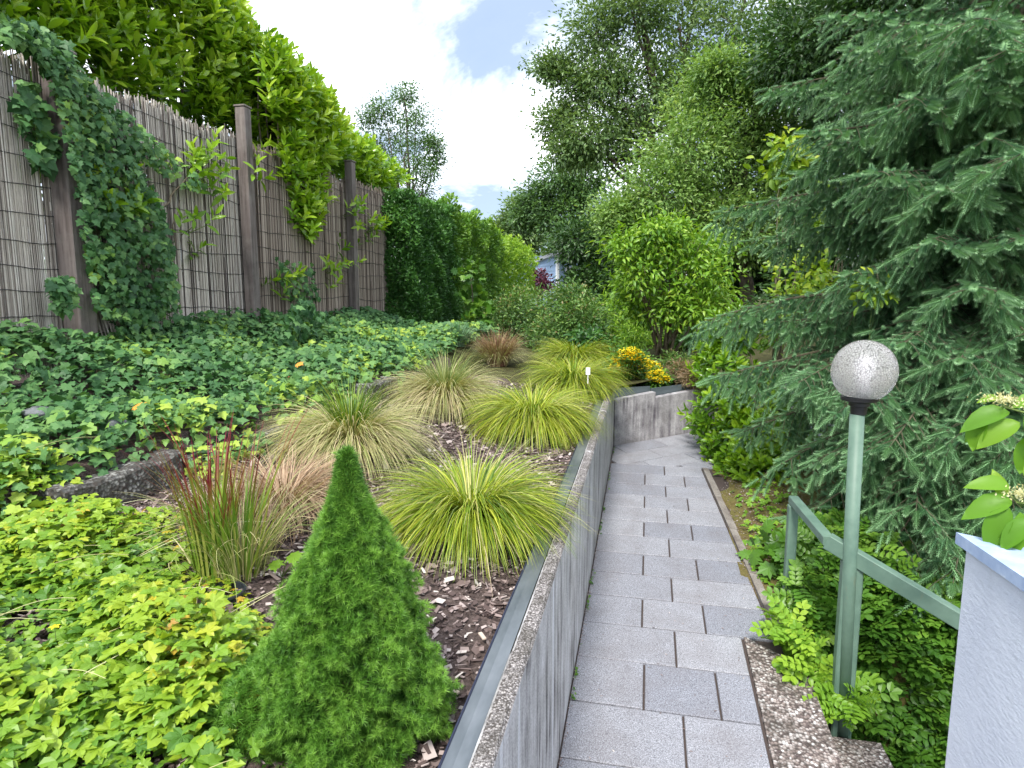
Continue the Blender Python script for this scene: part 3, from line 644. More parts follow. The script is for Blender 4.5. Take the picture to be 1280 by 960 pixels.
# ------------------------------------------------------------------ cherry laurels behind the fence
def rosettes(mb, C, ax, size, per=9, tm=TM_LANCE, tone=None, m=0):
    """shoots: leaves spiralling round a short upright axis, brighter towards the tip"""
    n = len(C); C = np.array(C); ax = nrm(np.array(ax)); ref = np.where(np.abs(ax[:, 2:3]) > .9, [[1., 0, 0]], [[0, 0, 1.]]); a = nrm(np.cross(ax, ref)); b = np.cross(ax, a)
    i = np.arange(per); ph = i * 2.4 + rng.uniform(0, 6.28, (n, 1)); f = i / (per - 1)
    pos = C[:, None] + ax[:, None] * (f * size * 1.15)[None, :, None]
    el = (1.25 - .95 * f)[None, :] + rng.normal(0, .12, (n, per))
    rad = a[:, None] * np.cos(ph)[..., None] + b[:, None] * np.sin(ph)[..., None]
    D = ax[:, None] * np.cos(el)[..., None] + rad * np.sin(el)[..., None]; N = ax[:, None] * np.sin(el)[..., None] - rad * np.cos(el)[..., None]
    tone = rng.uniform(.15, .75, n) if tone is None else tone
    rn = tone[:, None] + .25 * f[None] - .1 + rng.uniform(-.12, .12, (n, per))
    inst(mb, tm, pos.reshape(-1, 3), D.reshape(-1, 3), N.reshape(-1, 3), (size * rng.uniform(.7, 1.1, (n, per)) * (1 - .25 * f)[None]).ravel(), rn.ravel(), m)
def laurel(label, poly_px, X, y_lo, y_hi, n, front=0.):
    n = int(n * 1.6)
    """one cherry laurel: shoots inside a silhouette on the far side of the fence, several layers deep"""
    t = thing('cherry_laurel', label, 'shrub', (X, (y_lo + y_hi) / 2, 1.3), 'cherry laurels growing over the reed fence')
    mb = MB(); P = scatter_poly(poly_px, n); C = []; A = []; tn = []
    for k, (px, py) in enumerate(P):
        x = X - abs(rng.normal(0, .28)) + front; p = PX(px, py, x); p = p + rng.normal(0, .03, 3); C.append(p); A.append([.55 + rng.normal(0, .35), -.15 + rng.normal(0, .4), .75 + rng.normal(0, .25)])
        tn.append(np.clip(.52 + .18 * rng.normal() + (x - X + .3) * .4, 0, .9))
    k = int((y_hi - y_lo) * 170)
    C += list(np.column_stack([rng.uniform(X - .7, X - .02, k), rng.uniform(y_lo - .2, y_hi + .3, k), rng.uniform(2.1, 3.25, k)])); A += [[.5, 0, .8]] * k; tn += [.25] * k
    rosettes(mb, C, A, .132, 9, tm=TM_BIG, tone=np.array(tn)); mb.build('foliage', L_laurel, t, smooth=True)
    mb = MB(); yc = (y_lo + y_hi) / 2
    for i in range(16):
        e = np.array(C[int(rng.integers(len(C)))]); b = np.array([X - .35, yc + (e[1] - yc) * .5 + rng.normal(0, .1), 1.2]); limb(mb, b, e - [.1, 0, 0], .022, .006, 0, 8, 5)
    mb.build('stems', W_stem, t, smooth=True); return t
X0 = -3.42
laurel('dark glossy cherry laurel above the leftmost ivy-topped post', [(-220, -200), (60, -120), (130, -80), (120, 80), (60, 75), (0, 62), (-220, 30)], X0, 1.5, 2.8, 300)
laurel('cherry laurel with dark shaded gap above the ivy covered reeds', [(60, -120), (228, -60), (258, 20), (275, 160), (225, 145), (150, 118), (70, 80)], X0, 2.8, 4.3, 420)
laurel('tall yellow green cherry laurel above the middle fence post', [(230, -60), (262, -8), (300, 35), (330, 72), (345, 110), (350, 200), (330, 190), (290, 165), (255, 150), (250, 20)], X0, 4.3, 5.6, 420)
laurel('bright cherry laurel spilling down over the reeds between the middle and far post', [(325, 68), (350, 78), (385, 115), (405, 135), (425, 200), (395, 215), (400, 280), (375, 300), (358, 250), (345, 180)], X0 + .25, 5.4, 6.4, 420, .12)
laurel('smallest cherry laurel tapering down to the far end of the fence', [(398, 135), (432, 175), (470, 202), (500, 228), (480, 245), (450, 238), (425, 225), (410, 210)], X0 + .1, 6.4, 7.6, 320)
# shoots that came through the fence
for px, py, n, lab in ((150, 260, 13, 'largest laurel shoot through the ivy between first and middle post'), (245, 215, 15, 'laurel shoot hanging out right of the ivy beside the middle post'),
                       (350, 350, 6, 'small laurel shoot low on the reeds right of the middle post'), (415, 340, 7, 'laurel shoot low on the reeds at the foot of the far post'),
                       (436, 268, 6, 'laurel shoot crossing the far post halfway up'), (462, 290, 9, 'last laurel shoot before the clipped hedge'), (240, 290, 4, 'tiny laurel shoot beside the middle post, below the big one'), (310, 215, 3, 'tiny laurel shoot right of the middle post top')):
    c = PX(px, py, FX + .06); t = thing('laurel_shoot', lab, 'shoot', c, 'laurel shoots poking through the reeds'); mb = MB()
    C = c + rng.normal(0, 1, (n, 3)) * [.03, .11, .09] + [.05, 0, 0]; rosettes(mb, C, np.column_stack([rng.uniform(.3, .9, n), rng.normal(0, .5, n), rng.uniform(.1, .9, n)]), .11, 7, tone=rng.uniform(.3, .8, n))
    mb.build('leaves', L_laurel, t, smooth=True); mb = MB()
    for q in C: tube(mb, [c - [.1, 0, .03], (c + q) / 2, q], [.004, .003, .002], 4)
    mb.build('twigs', W_green, t)

# ------------------------------------------------------------------ ivy
def ivy_on_plane(mb, poly, n, x0, thick, size=.042, dark=.0):
    P = scatter_poly(poly, n); pos = []
    g_ = np.sin(P[:, 0] * .085 + 2.2 * np.sin(P[:, 1] * .031)) * np.cos(P[:, 1] * .055 + P[:, 0] * .02) + .5 * np.sin(P[:, 0] * .21 + P[:, 1] * .17)
    P = P[(g_ > -.45) | (rng.uniform(size=len(P)) < .3)]
    for px, py in P: pos.append(PX(px, py, x0 + thick * rng.uniform(0, 1) ** 1.3))
    pos = np.array(pos); n = len(pos); cl = .5 + .28 * np.sin(pos[:, 1] * 9 + 1) * np.cos(pos[:, 2] * 7) ; N = nrm(np.array([1., -.35, .55]) + rng.normal(0, .4, (n, 3))); D = nrm(np.array([.25, 0, -.8]) + rng.normal(0, .5, (n, 3)))
    inst(mb, TM_IVY, pos, D, N, size * rng.uniform(.55, 1.3, n), cl * .6 + rng.uniform(-.2, .5, n) - dark)
def ivy_stems(mb, pairs, x0):
    for a, b in pairs:
        A_, B_ = PX(*a, x0), PX(*b, x0); limb(mb, A_, B_, .009, .003, 0, 12, 5)
t = thing('climbing_ivy', 'thick dark ivy climbing the reeds beside the first post up to its top', 'climbing plant', (-3.0, 3.3, 1.35)); mb = MB()
ivy_on_plane(mb, [(52, 40), (85, 60), (115, 110), (150, 165), (198, 250), (215, 300), (222, 360), (235, 440), (150, 450), (150, 415), (118, 380), (106, 330), (100, 260), (88, 200), (72, 120), (45, 80)], 4600, -3.08, .2)
ivy_on_plane(mb, [(70, 70), (140, 120), (180, 160), (230, 205), (260, 225), (250, 240), (200, 215), (160, 190), (110, 150)], 600, -3.05, .12, dark=-.12)
ivy_on_plane(mb, [(25, 100), (45, 105), (60, 150), (75, 190), (55, 220), (35, 190), (22, 150)], 170, -3.1, .1, .07)
ivy_on_plane(mb, [(62, 345), (90, 345), (98, 380), (75, 390), (62, 375)], 110, -2.98, .08, .055)
ivy_on_plane(mb, [(0, 20), (55, 30), (85, 60), (70, 90), (40, 60), (0, 45)], 240, -3.05, .15, .06); mb.build('leaves', L_ivy, t)
mb = MB(); ivy_stems(mb, [((150, 440), (110, 110)), ((180, 440), (140, 160)), ((200, 445), (225, 250)), ((170, 300), (240, 215)), ((120, 300), (60, 60))], -3.07); mb.build('stems', W_stem, t)
t = thing('climbing_ivy', 'lower ivy mound climbing the reeds between middle and far post', 'climbing plant', (-3.0, 5.3, 1.2)); mb = MB()
ivy_on_plane(mb, [(375, 370), (395, 380), (420, 400), (445, 430), (455, 470), (400, 485), (340, 470), (330, 430), (350, 405)], 1500, -2.95, .3, .06, .1)
ivy_on_plane(mb, [(345, 320), (390, 330), (400, 375), (370, 380), (345, 350)], 180, -3.08, .08, .05); ivy_on_plane(mb, [(238, 400), (300, 420), (330, 425), (320, 460), (230, 460)], 700, -2.95, .15)
mb.build('leaves', L_ivy, t); mb = MB(); ivy_stems(mb, [((385, 460), (380, 340)), ((400, 460), (410, 400))], -3.05); mb.build('stems', W_stem, t)

# ground ivy over the terrace
n = 26000; xx = rng.uniform(-3.15, -1.75, n); yy = rng.uniform(.9, 7.4, n); edge = xw(yy) + .0 + .10 * np.sin(yy * 6) + .06 * np.sin(yy * 17)
k = ((xx < edge + .08) | (yy > 4.25)) & ~((xx > xw(yy) - .03) & (((yy > 1.72) & (yy < 2.28)) | ((yy > 3.66) & (yy < 4.16)))); xx, yy = xx[k], yy[k]; n = len(xx)
z = hL(xx, yy) + .02 + .10 * rng.uniform(0, 1, n) ** 1.5 + .05 * (1 + np.sin(xx * 6.1 + 2 * np.cos(yy * 3))) * sm(xw(yy) - xx, .05, .4) + .12 * sm(-xx, 2.6, 3.1)
N = nrm(np.stack([.25 + 0 * xx, -.35 + 0 * xx, .8 + 0 * xx], 1) + rng.normal(0, .35, (n, 3))); D = nrm(rng.normal(0, .6, (n, 3)) * [1, 1, .4] + [.15, -.2, -.25])
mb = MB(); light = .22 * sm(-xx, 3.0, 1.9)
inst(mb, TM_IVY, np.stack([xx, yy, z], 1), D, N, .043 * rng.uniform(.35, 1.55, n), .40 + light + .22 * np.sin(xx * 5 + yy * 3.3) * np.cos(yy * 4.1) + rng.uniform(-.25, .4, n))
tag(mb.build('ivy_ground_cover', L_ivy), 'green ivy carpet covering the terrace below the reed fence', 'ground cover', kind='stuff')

# bright ground cover, lower left
polyc = [tuple(GL(*q)[:2]) for q in [(-60, 560), (40, 590), (85, 640), (130, 665), (190, 690), (212, 730), (232, 790), (330, 815), (350, 840), (300, 880), (280, 960), (270, 1200), (-700, 1500), (-700, 620)]]
P = scatter_poly(polyc, 15000); n = len(P); 
P += rng.normal(0, .03, P.shape)
pat = np.sin(P[:, 0] * 7 + 1.5 * np.sin(P[:, 1] * 5)) * np.cos(P[:, 1] * 8)
kk = (pat + .6 * np.sin(P[:, 0] * 19 + P[:, 1] * 23) > -.9) | (rng.uniform(size=n) < .25); P = P[kk]; pat = pat[kk]; n = len(P)
z = hL(P[:, 0], P[:, 1]) + .015 + (.055 + .045 * pat) * rng.uniform(.05, 1.5, n)
N = nrm(np.array([.1, -.2, .9]) + rng.normal(0, .28, (n, 3))); D = nrm(rng.normal(0, 1, (n, 3)) * [1, 1, .15]); mb = MB(); tone = .40 + .2 * pat + rng.uniform(-.32, .42, n)
h = n // 2; pos = np.column_stack([P, z])
inst(mb, TM_FIVE, pos[:h], D[:h], N[:h], .027 * rng.uniform(.6, 1.45, h), tone[:h]); inst(mb, TM_TRI, pos[h:], D[h:], N[h:], .026 * rng.uniform(.6, 1.5, n - h), tone[h:])
tag(mb.build('leafy_ground_cover', L_cover), 'bright yellow green five-fingered leaf carpet filling the lower left of the bed', 'ground cover', kind='stuff')
mb = MB(); n = 1500; P = scatter_poly([tuple(GL(*q)[:2]) for q in [(85, 640), (230, 640), (330, 780), (370, 850), (300, 960), (230, 780), (130, 690)]], n)
inst(mb, TM_FIVE, np.column_stack([P, hL(P[:, 0], P[:, 1]) + rng.uniform(.005, .03, n)]), nrm(rng.normal(0, 1, (n, 3)) * [1, 1, .1]), nrm(np.array([0, -.1, 1]) + rng.normal(0, .3, (n, 3))), .02 * rng.uniform(.5, 1.2, n), rng.uniform(.3, 1., n))
tag(mb.build('creeping_seedlings', L_cover), 'sparse small yellow green seedlings spreading over the bark mulch', 'ground cover', kind='stuff')
# thin dry stalks over the ground cover
mb = MB()
for _ in range(34):
    a = np.append(np.array(polyc[0]) * 0 + scatter_poly(polyc, 1)[0], 0); a[2] = hL(a[0], a[1]); az = rng.uniform(-.3, .9); L = rng.uniform(.2, .45)
    q = [a + np.array([math.cos(az) * L * f, math.sin(az) * L * f, .26 * math.sin(f * 1.9) * L + .03]) for f in np.linspace(0, 1, 8)]; tube(mb, q, np.linspace(.0013, .0006, 8), 3, rnd=rng.uniform(0.2, 1))
tag(mb.build('dry_stalks', G_dry), 'thin pale arching stalks lying over the bright leaf carpet', 'stalks', kind='stuff')
for k, (px, py) in enumerate([(195, 765 + 130), (72, 535 + 285), (58, 730), (92, 735), (82, 722), (360, 212 + 500), (65, 895), (240, 575 + 60)]):
    if k in (5, 7): continue
    p = GL(px, py); p[2] += .075; t = thing('yellow_flower', ['yellow flower lowest in the bright leaf carpet, near the bottom edge', 'single yellow flower left among the bright leaves', 'left flower of the yellow group in the leaf carpet', 'right flower of the yellow group in the leaf carpet', 'upper middle flower of the yellow group in the leaf carpet', '', 'yellow flower by the lower left corner', ''][k], 'flower', p - [0, 0, .07], 'yellow flowers in the leaf carpet')
    mb = MB(); a = np.arange(5) * 1.2566; inst(mb, TM_BROAD, np.tile(p, (5, 1)), np.stack([np.cos(a), np.sin(a), .3 + 0 * a], 1), np.tile([0., 0, 1], (5, 1)), np.full(5, .013), rng.uniform(0, 1, 5)); mb.build('petals', L_flower, t)
    mb = MB(); tube(mb, [p - [0, 0, .08], p], .001, 4); mb.build('stem', W_green, t)

# ------------------------------------------------------------------ bark mulch
n = 48000; xx = -.37 - rng.uniform(0, 1, n) ** .9 * 1.75; yy = np.where(rng.uniform(size=n) < .82, rng.uniform(.75, 5.1, n), rng.uniform(-1, .8, n)); k = xx > xw(yy) - .05; xx, yy = xx[k], yy[k]; n = len(xx)
mb = MB(); pos = np.stack([xx, yy, hL(xx, yy) + rng.uniform(.0, .014, n)], 1); D = nrm(rng.normal(0, 1, (n, 3)) * [1, 1, .28]); N = nrm(np.array([0, 0, 1]) + rng.normal(0, .4, (n, 3)))
L = rng.uniform(.006, .026, n) * rng.choice([1, 1, 1, 1.7], n); inst(mb, TM_CHIP, pos, D, N, np.stack([L, L * rng.uniform(.2, .75, n), np.full(n, .006)], 1), rng.uniform(0, 1, n) ** 1.3)
tag(mb.build('bark_mulch', M_chip), 'brown purple bark chips spread between the grasses', 'bark mulch', kind='stuff')
for px, py, L, a, lab in ((603, 803, .035, 2.2, 'pale wood chip lying upright by the metal edging'), (566, 873, .032, 2.9, 'pale wood chip between the dwarf conifer and the metal edging'), (355, 664, .03, .6, 'white chip under the dry brown grass')):
    p = GL(px, py); mb = MB(); box(mb, (0, 0, .006), (L, .011, .006), rot=a, bev=.0015); o = mb.build('wood_chip', M_chipw); o.location = (p[0], p[1], p[2] + .012); tag(o, lab, 'wood chip')

# ------------------------------------------------------------------ grasses
def blades(mb, c, n, L, r0, e0, e1, w, seg=7, lv=.25, az=(0, 6.2832), tone=None, curl=0., ev=.18, pw=1.1, up_=.55):
    """arching blades; e0/e1 = elevation (deg) at root and tip, blended along the blade"""
    c = np.array(c, float); ph = rng.uniform(az[0], az[1], n); rr = r0 * np.sqrt(rng.uniform(0, 1, n)); ln = L * (1 + rng.uniform(-lv, lv, n)); q = rng.uniform(0, 1, n)
    E0 = R(90) - (R(90) - R(e0)) * (.25 + q) * 1.0 + rng.normal(0, ev * .5, n); E1 = R(e1) + (R(60) - R(e1)) * (1 - q) * up_ + rng.normal(0, ev, n)
    t = np.linspace(0, 1, seg + 1); el = E0[:, None] + (E1 - E0)[:, None] * t[None] ** pw; dph = rng.normal(0, curl, n)[:, None] * t[None]
    ds = ln[:, None] / seg; dr = np.cos(el) * ds; dz = np.sin(el) * ds
    pa = ph[:, None] + dph
    X = np.cumsum(np.concatenate([np.zeros((n, 1)), (dr * np.cos(pa))[:, :-1]], 1), 1) + (rr * np.cos(ph))[:, None]; Y_ = np.cumsum(np.concatenate([np.zeros((n, 1)), (dr * np.sin(pa))[:, :-1]], 1), 1) + (rr * np.sin(ph))[:, None]
    Z = np.cumsum(np.concatenate([np.zeros((n, 1)), dz[:, :-1]], 1), 1)
    Z = np.maximum(Z, .004 + .0 * Z - 0.0)
    P = np.stack([X, Y_, Z], -1) + c; side = np.stack([-np.sin(pa), np.cos(pa), rng.normal(0, .25, n)[:, None] + 0 * pa], -1)
    wd = w * rng.uniform(.7, 1.3, n)[:, None] * (1 - t[None] ** 2.2 * .93) * .5; A = P + side * wd[..., None]; B = P - side * wd[..., None]
    V = np.stack([A, B], 2).reshape(-1, 3); k = 2 * (seg + 1); i = (np.arange(n) * k)[:, None]; j = (np.arange(seg) * 2)[None]
    Q = np.stack([i + j, i + j + 1, i + j + 3, i + j + 2], -1).reshape(-1, 4)
    tn = rng.uniform(0, 1, n) if tone is None else np.clip(rng.normal(tone, .25, n), 0, 1)
    mb.add(V, None, Q, rnd=np.repeat(tn, k), tip=np.tile(np.repeat(t, 2), n))
GG = 'sedge tussocks in the mulch bed'
def tussock(name, label, px, py, n, L, matl, r0=.04, e0=62, e1=-60, w=.0035, tone=None, dy=0, group=GG, extra=None, curl=.15, seg=8):
    c = GL(px, py); c[1] += dy; c[2] = float(hL(c[0], c[1])); t = thing(name, label, 'ornamental grass', c, group); mb = MB()
    blades(mb, c, n, L, r0, e0, e1, w, tone=tone, curl=curl, seg=seg, pw=1.0 if e1 < -50 else 1.1, up_=.42 if e1 < -50 else .55)
    mb.build('blades', matl, t)
    if extra:
        mb = MB(); blades(mb, c, *extra[0]); mb.build('dry_blades', extra[1], t)
    return c
tussock('sedge_tussock', 'largest nearest yellow green sedge tussock, behind the dwarf conifer', 590, 668, 3000, .40, G_carex, .06, 62, -82, .0042, .45, extra=((420, .42, .06, 45, -60, .003), G_pale))
tussock('sedge_tussock', 'bright yellow sedge tussock beside the wall, middle of the row', 666, 545, 3200, .45, G_carex, .07, 62, -88, .0042, .55)
tussock('sedge_tussock', 'third yellow green sedge tussock along the wall, holding the white plant label', 716, 496, 2600, .47, G_carex, .07, 62, -86, .0048, .5)
tussock('sedge_tussock', 'farthest yellow green sedge tussock along the wall near the corner', 712, 470, 2200, .46, G_carex, .07, 64, -84, .005, .5, dy=.35)
tussock('sedge_tussock', 'round pale cream striped sedge tussock by the small concrete edge', 558, 516, 2600, .46, G_pale, .07, 60, -86, .004, .6, extra=((500, .42, .03, 75, 0, .004, 7, .25, (0, 6.2832), .15), G_pale))
tussock('sedge_tussock', 'wide pale sedge tussock straight behind the dwarf conifer tip', 440, 575, 2600, .44, G_pale, .07, 62, -84, .004, .58, extra=((350, .40, .03, 80, 20, .004, 7, .25, (0, 6.2832), .1), G_carex))
tussock('brown_sedge', 'dry brown curling sedge between the red grass and the dwarf conifer', 355, 640, 1500, .34, G_brown, .07, 50, -85, .0028, .5, curl=.5, group=None)
tussock('brown_sedge', 'small reddish brown upright sedge behind the round cream tussock', 622, 458, 700, .36, G_russet, .10, 70, 10, .004, .6, group=None, extra=((600, .36, .08, 60, -60, .003), G_pale))
tussock('blue_fescue', 'small pale blue green grass tuft behind the yellow sedges', 690, 440, 500, .26, G_blue, .05, 65, -20, .004, .5, group=None)
tussock('blue_fescue', 'pale feathery grass tuft in front of the dark clipped hedge', 560, 440, 420, .26, G_blue, .08, 70, -10, .004, .3, group=None, dy=.3)
c = GL(268, 722); t = thing('blood_grass', 'upright green grass with dark red tips beside the black pot', 'ornamental grass', c); mb = MB()
blades(mb, c, 120, .38, .055, 84, 70, .008, lv=.35, seg=6, ev=.08); blades(mb, c + [.05, .05, 0], 40, .44, .09, 76, 50, .007, lv=.3, seg=6, ev=.09)
blades(mb, c + [.08, .02, 0], 30, .46, .05, 62, 25, .005, seg=6, ev=.1); mb.build('blades', G_blood, t)
mb = MB(); blades(mb, c + [.07, .04, 0], 230, .34, .08, 74, -30, .0028, lv=.35, curl=.4); mb.build('dry_blades', G_pale, t)
mb = MB(); blades(mb, c + [.0, -.02, 0], 26, .26, .07, 60, -80, .004, lv=.3, curl=.9); mb.build('dead_leaves', G_pale, t)

# black pot rim sunk in the mulch
c = GL(279, 748); t = thing('plant_pot', 'black plastic plant pot sunk in the mulch below the red grass', 'plant pot', c)
mb = MB(); lathe(mb, c + [0, 0, .018], [(.050, -.06), (.058, .0), (.063, .0), (.063, .006), (.056, .006), (.047, -.03), (.0, -.034)], 32); mb.build('pot', M_pot, t, smooth=False)

# plant label in the sedge
c = PY(735, 464, 4.22); t = thing('plant_label', 'small white plant label standing in the third yellow sedge', 'plant label', c - [0, 0, .15])
mb = MB(); box(mb, c, (.03, .002, .05), rot=.2, bev=.0006); mb.build('tag_plate', M_label, t); mb = MB(); box(mb, c - [0, 0, .055], (.005, .002, .06), rot=.2); mb.build('stake', M_label, t)

# maple seedling
c = GL(352, 722); t = thing('maple_seedling', 'light green maple seedling left of the dwarf conifer', 'seedling', c); mb = MB(); ms = MB()
for px, py, s in ((345, 700, .05), (368, 690, .055), (392, 697, .05), (378, 704, .03)):
    e = PY(px, py, c[1] - .02); tube(ms, [c, (c + e) / 2 + [0, 0, .02], e], [.002, .0014, .001], 4); inst(mb, TM_MAPLE, e[None], np.array([[.3, -.6, -.25]]), np.array([[0, -.5, .8]]), np.array([s]), np.array([.7]))
ms.build('stem', W_green, t); mb.build('leaves', L_dog, t)

# ------------------------------------------------------------------ dwarf conifer
cb = np.array([-.585, 1.13, .80]); H_ = .60
t = thing('dwarf_conifer', 'bushy bright green dwarf spruce cone in the foreground mulch', 'conifer', cb)
def cone_r(f, ph):
    r = .86 * np.interp(f, [0, .1, .33, .6, .77, .88, .95, 1], [.195, .205, .178, .115, .062, .03, .018, .004])
    return r * (1 + .08 * np.sin(ph * 3 + f * 9) + .09 * np.sin(ph * 7 - f * 21 + 1) + .07 * np.sin(ph * 11 + f * 37))
mb = MB()
def shell_tufts(n, lo, hi, s0, s1, t0, t1):
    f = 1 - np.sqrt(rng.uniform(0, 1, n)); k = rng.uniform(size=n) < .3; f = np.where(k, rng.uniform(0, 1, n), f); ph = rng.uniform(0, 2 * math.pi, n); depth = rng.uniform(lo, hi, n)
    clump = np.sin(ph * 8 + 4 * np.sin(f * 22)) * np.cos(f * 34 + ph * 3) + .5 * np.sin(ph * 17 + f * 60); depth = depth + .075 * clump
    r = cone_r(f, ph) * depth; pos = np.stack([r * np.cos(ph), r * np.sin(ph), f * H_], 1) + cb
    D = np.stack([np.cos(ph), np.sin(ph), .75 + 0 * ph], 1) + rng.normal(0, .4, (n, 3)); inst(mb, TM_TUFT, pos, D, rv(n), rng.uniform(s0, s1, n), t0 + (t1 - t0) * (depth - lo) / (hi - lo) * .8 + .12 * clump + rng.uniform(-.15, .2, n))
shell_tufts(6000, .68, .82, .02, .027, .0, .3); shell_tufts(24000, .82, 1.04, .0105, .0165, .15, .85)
n = 60; inst(mb, TM_TUFT, cb + [0, 0, H_] + rng.normal(0, .007, (n, 3)) - np.stack([np.zeros(n), np.zeros(n), rng.uniform(-.008, .06, n)], 1), rv(n) * .6 + [0, 0, .9], rv(n), rng.uniform(.014, .02, n), rng.uniform(.5, 1, n))
n = 2600; d = rv(n); pos = cb + [-.17, -.05, .04] + d * np.array([.11, .11, .11]) * rng.uniform(.75, 1.05, n)[:, None]; inst(mb, TM_TUFT, pos, d + rng.normal(0, .4, (n, 3)) + [0, 0, .5], rv(n), rng.uniform(.015, .023, n), rng.uniform(.2, .8, n))
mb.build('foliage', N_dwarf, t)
mb = MB(); tube(mb, [cb - [0, 0, .05], cb + [0, 0, .3], cb + [0, 0, H_ - .03]], [.018, .01, .002], 8)
for k in range(150):
    f = rng.uniform(.02, .9); ph = rng.uniform(0, 6.283); rr = float(cone_r(np.array(f), np.array(ph))) * .9
    tube(mb, [cb + [0, 0, max(0, f * H_ - rr * .4)], cb + [rr * math.cos(ph) * .5, rr * math.sin(ph) * .5, f * H_ - rr * .25], cb + [rr * math.cos(ph), rr * math.sin(ph), f * H_]], [.004, .003, .001], 4)
mb.build('trunk', W_spruce, t)

# ------------------------------------------------------------------ stones by the fence
def rock(name, label, c, s, mt, cat='stone'):
    mb = MB(); nn, mm = 20, 12; th = np.linspace(0, 2 * math.pi, nn, endpoint=False); ph = np.linspace(-math.pi / 2, math.pi / 2, mm)
    A, B = np.meshgrid(ph, th, indexing='ij'); k = rng.uniform(0, 6, 3); r = 1 + .12 * np.sin(3 * B + k[0]) * np.cos(2 * A) + .09 * np.sin(5 * A + 2 * B + k[1]) + .06 * np.cos(7 * B + 4 * A + k[2])
    V = np.stack([r * np.cos(A) * np.cos(B), r * np.cos(A) * np.sin(B), r * np.sin(A)], -1).reshape(-1, 3) * np.array(s) + c
    i = np.arange(mm - 1)[:, None] * nn; j = np.arange(nn)[None]; j2 = (j + 1) % nn; mb.add(V, None, np.stack([i + j, i + j2, i + nn + j2, i + nn + j], -1).reshape(-1, 4)); return tag(mb.build(name, mt, smooth=True), label, cat)
rock('boulder', 'mossy tan boulder in the ivy below the reeds', PX(208, 465, -2.75), (.08, .10, .09), M_stone)
rock('stone', 'small tan stone under the broken reeds', PX(137, 466, -2.8), (.05, .06, .06), M_stone)
rock('stone', 'flat blue grey stone among the ivy at left', PX(48, 516, -2.40), (.045, .06, .025), M_gstone)
rock('stone', 'small grey stone in the middle of the ivy', PX(146, 530, -2.2), (.03, .045, .03), M_gstone)
mb = MB(); c = PX(462, 432, -2.75); box(mb, c, (.14, .12, .22), rot=.3, bev=.012); tag(mb.build('stone_block', M_gstone), 'squared grey stone block at the foot of the far post', 'stone block')
mb = MB(); c = GL(375, 482); box(mb, c + [0, 0, .04], (.16, .09, .05), rot=.6, bev=.008); tag(mb.build('brick', M_brick), 'orange brown brick lying in the ivy', 'brick')
for px, py, lab in ((172, 548, 'orange yellow autumn leaf on the ivy near the red grass'), (372, 483, 'yellow orange dead leaf on the brick')):
    p = GL(px, py) + [0, 0, .15]; mb = MB(); inst(mb, TM_MAPLE, p[None], np.array([[1., -.3, 0]]), np.array([[.1, -.5, .8]]), np.array([.06]), np.array([.5])); tag(mb.build('fallen_leaf', mat('autumn_leaf_%s' % px, (.7, .28, .05), .7, .2)), lab, 'dead leaf')

# ------------------------------------------------------------------ hedges
def hedge(name, label, x0, x1, y0, y1, zb, zt, leafm, size, n, cat='hedge', tm=TM_Q, rough=.10, group=None):
    """clipped hedge: sprays of small leaves over the box's faces and some way in"""
    t = thing(name, label, cat, ((x0 + x1) / 2, (y0 + y1) / 2, zb), group); w, l, h = x1 - x0, y1 - y0, zt - zb
    A = np.array([l * h, w * h, w * l]); pr_ = A / A.sum(); f = rng.choice(3, n, p=pr_); u, v_ = rng.uniform(0, 1, n), rng.uniform(0, 1, n); P = np.zeros((n, 3)); N = np.zeros((n, 3))
    for k, (pp, nn) in enumerate([((x1 + 0 * u, y0 + u * l, zb + v_ * h), (1, 0, .2)), ((x0 + u * w, y0 + 0 * u, zb + v_ * h), (0, -1, .2)), ((x0 + u * w, y0 + v_ * l, zt + 0 * u), (0, 0, 1))]):
        s = f == k; P[s] = np.stack(pp, 1)[s]; N[s] = nn
    bul = rough * (np.sin(P[:, 1] * 5.3 + 2 * np.sin(P[:, 2] * 3.1)) * np.cos(P[:, 2] * 6.7 + P[:, 0] * 4) + .5 * np.sin(P[:, 1] * 13 + P[:, 2] * 11 + P[:, 0] * 9))
    cut = np.where(rng.uniform(size=n) < .35, rng.uniform(0, .4, n), rng.exponential(.04, n)); P += N * (bul - cut)[:, None]
    # round the top edges
    k = (P[:, 2] > zt - .35) & (f != 2); P[k] -= N[k] * [1, 1, 0] * (((P[k, 2] - zt + .35) / .35) ** 2 * .2)[:, None]
    k = f == 2; P[k, 2] += .06 * np.sin(P[k, 1] * 3)
    D = nrm(N * .6 + rng.normal(0, .6, (n, 3)) + [0, 0, .25]); NN = nrm(N * .5 + rng.normal(0, .5, (n, 3)) + [0, 0, .5]); mb = MB()
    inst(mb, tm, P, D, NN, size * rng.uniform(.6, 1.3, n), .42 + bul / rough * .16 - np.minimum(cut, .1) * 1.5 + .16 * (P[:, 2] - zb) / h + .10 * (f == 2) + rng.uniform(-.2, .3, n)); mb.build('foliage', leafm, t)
    mb = MB()
    for i in range(14):
        b = np.array([(x0 + x1) / 2 + rng.normal(0, .1), y0 + l * (i + .5) / 14, zb - .05]); limb(mb, b, b + [rng.normal(0, .15), rng.normal(0, .2), h * .85], .025, .008, 0, 6, 5)
    mb.build('stems', W_stem, t); return t
hedge('privet_hedge', 'dark clipped privet hedge block joining the fence end', -3.9, -2.75, 7.15, 8.9, .85, 3.0, L_box, .055, 52000, rough=.06)
hedge('privet_hedge', 'lighter green clipped hedge beyond the dark one', -4.2, -2.85, 9.0, 12.2, .85, 3.12, L_hedge, .065, 40000, rough=.10)
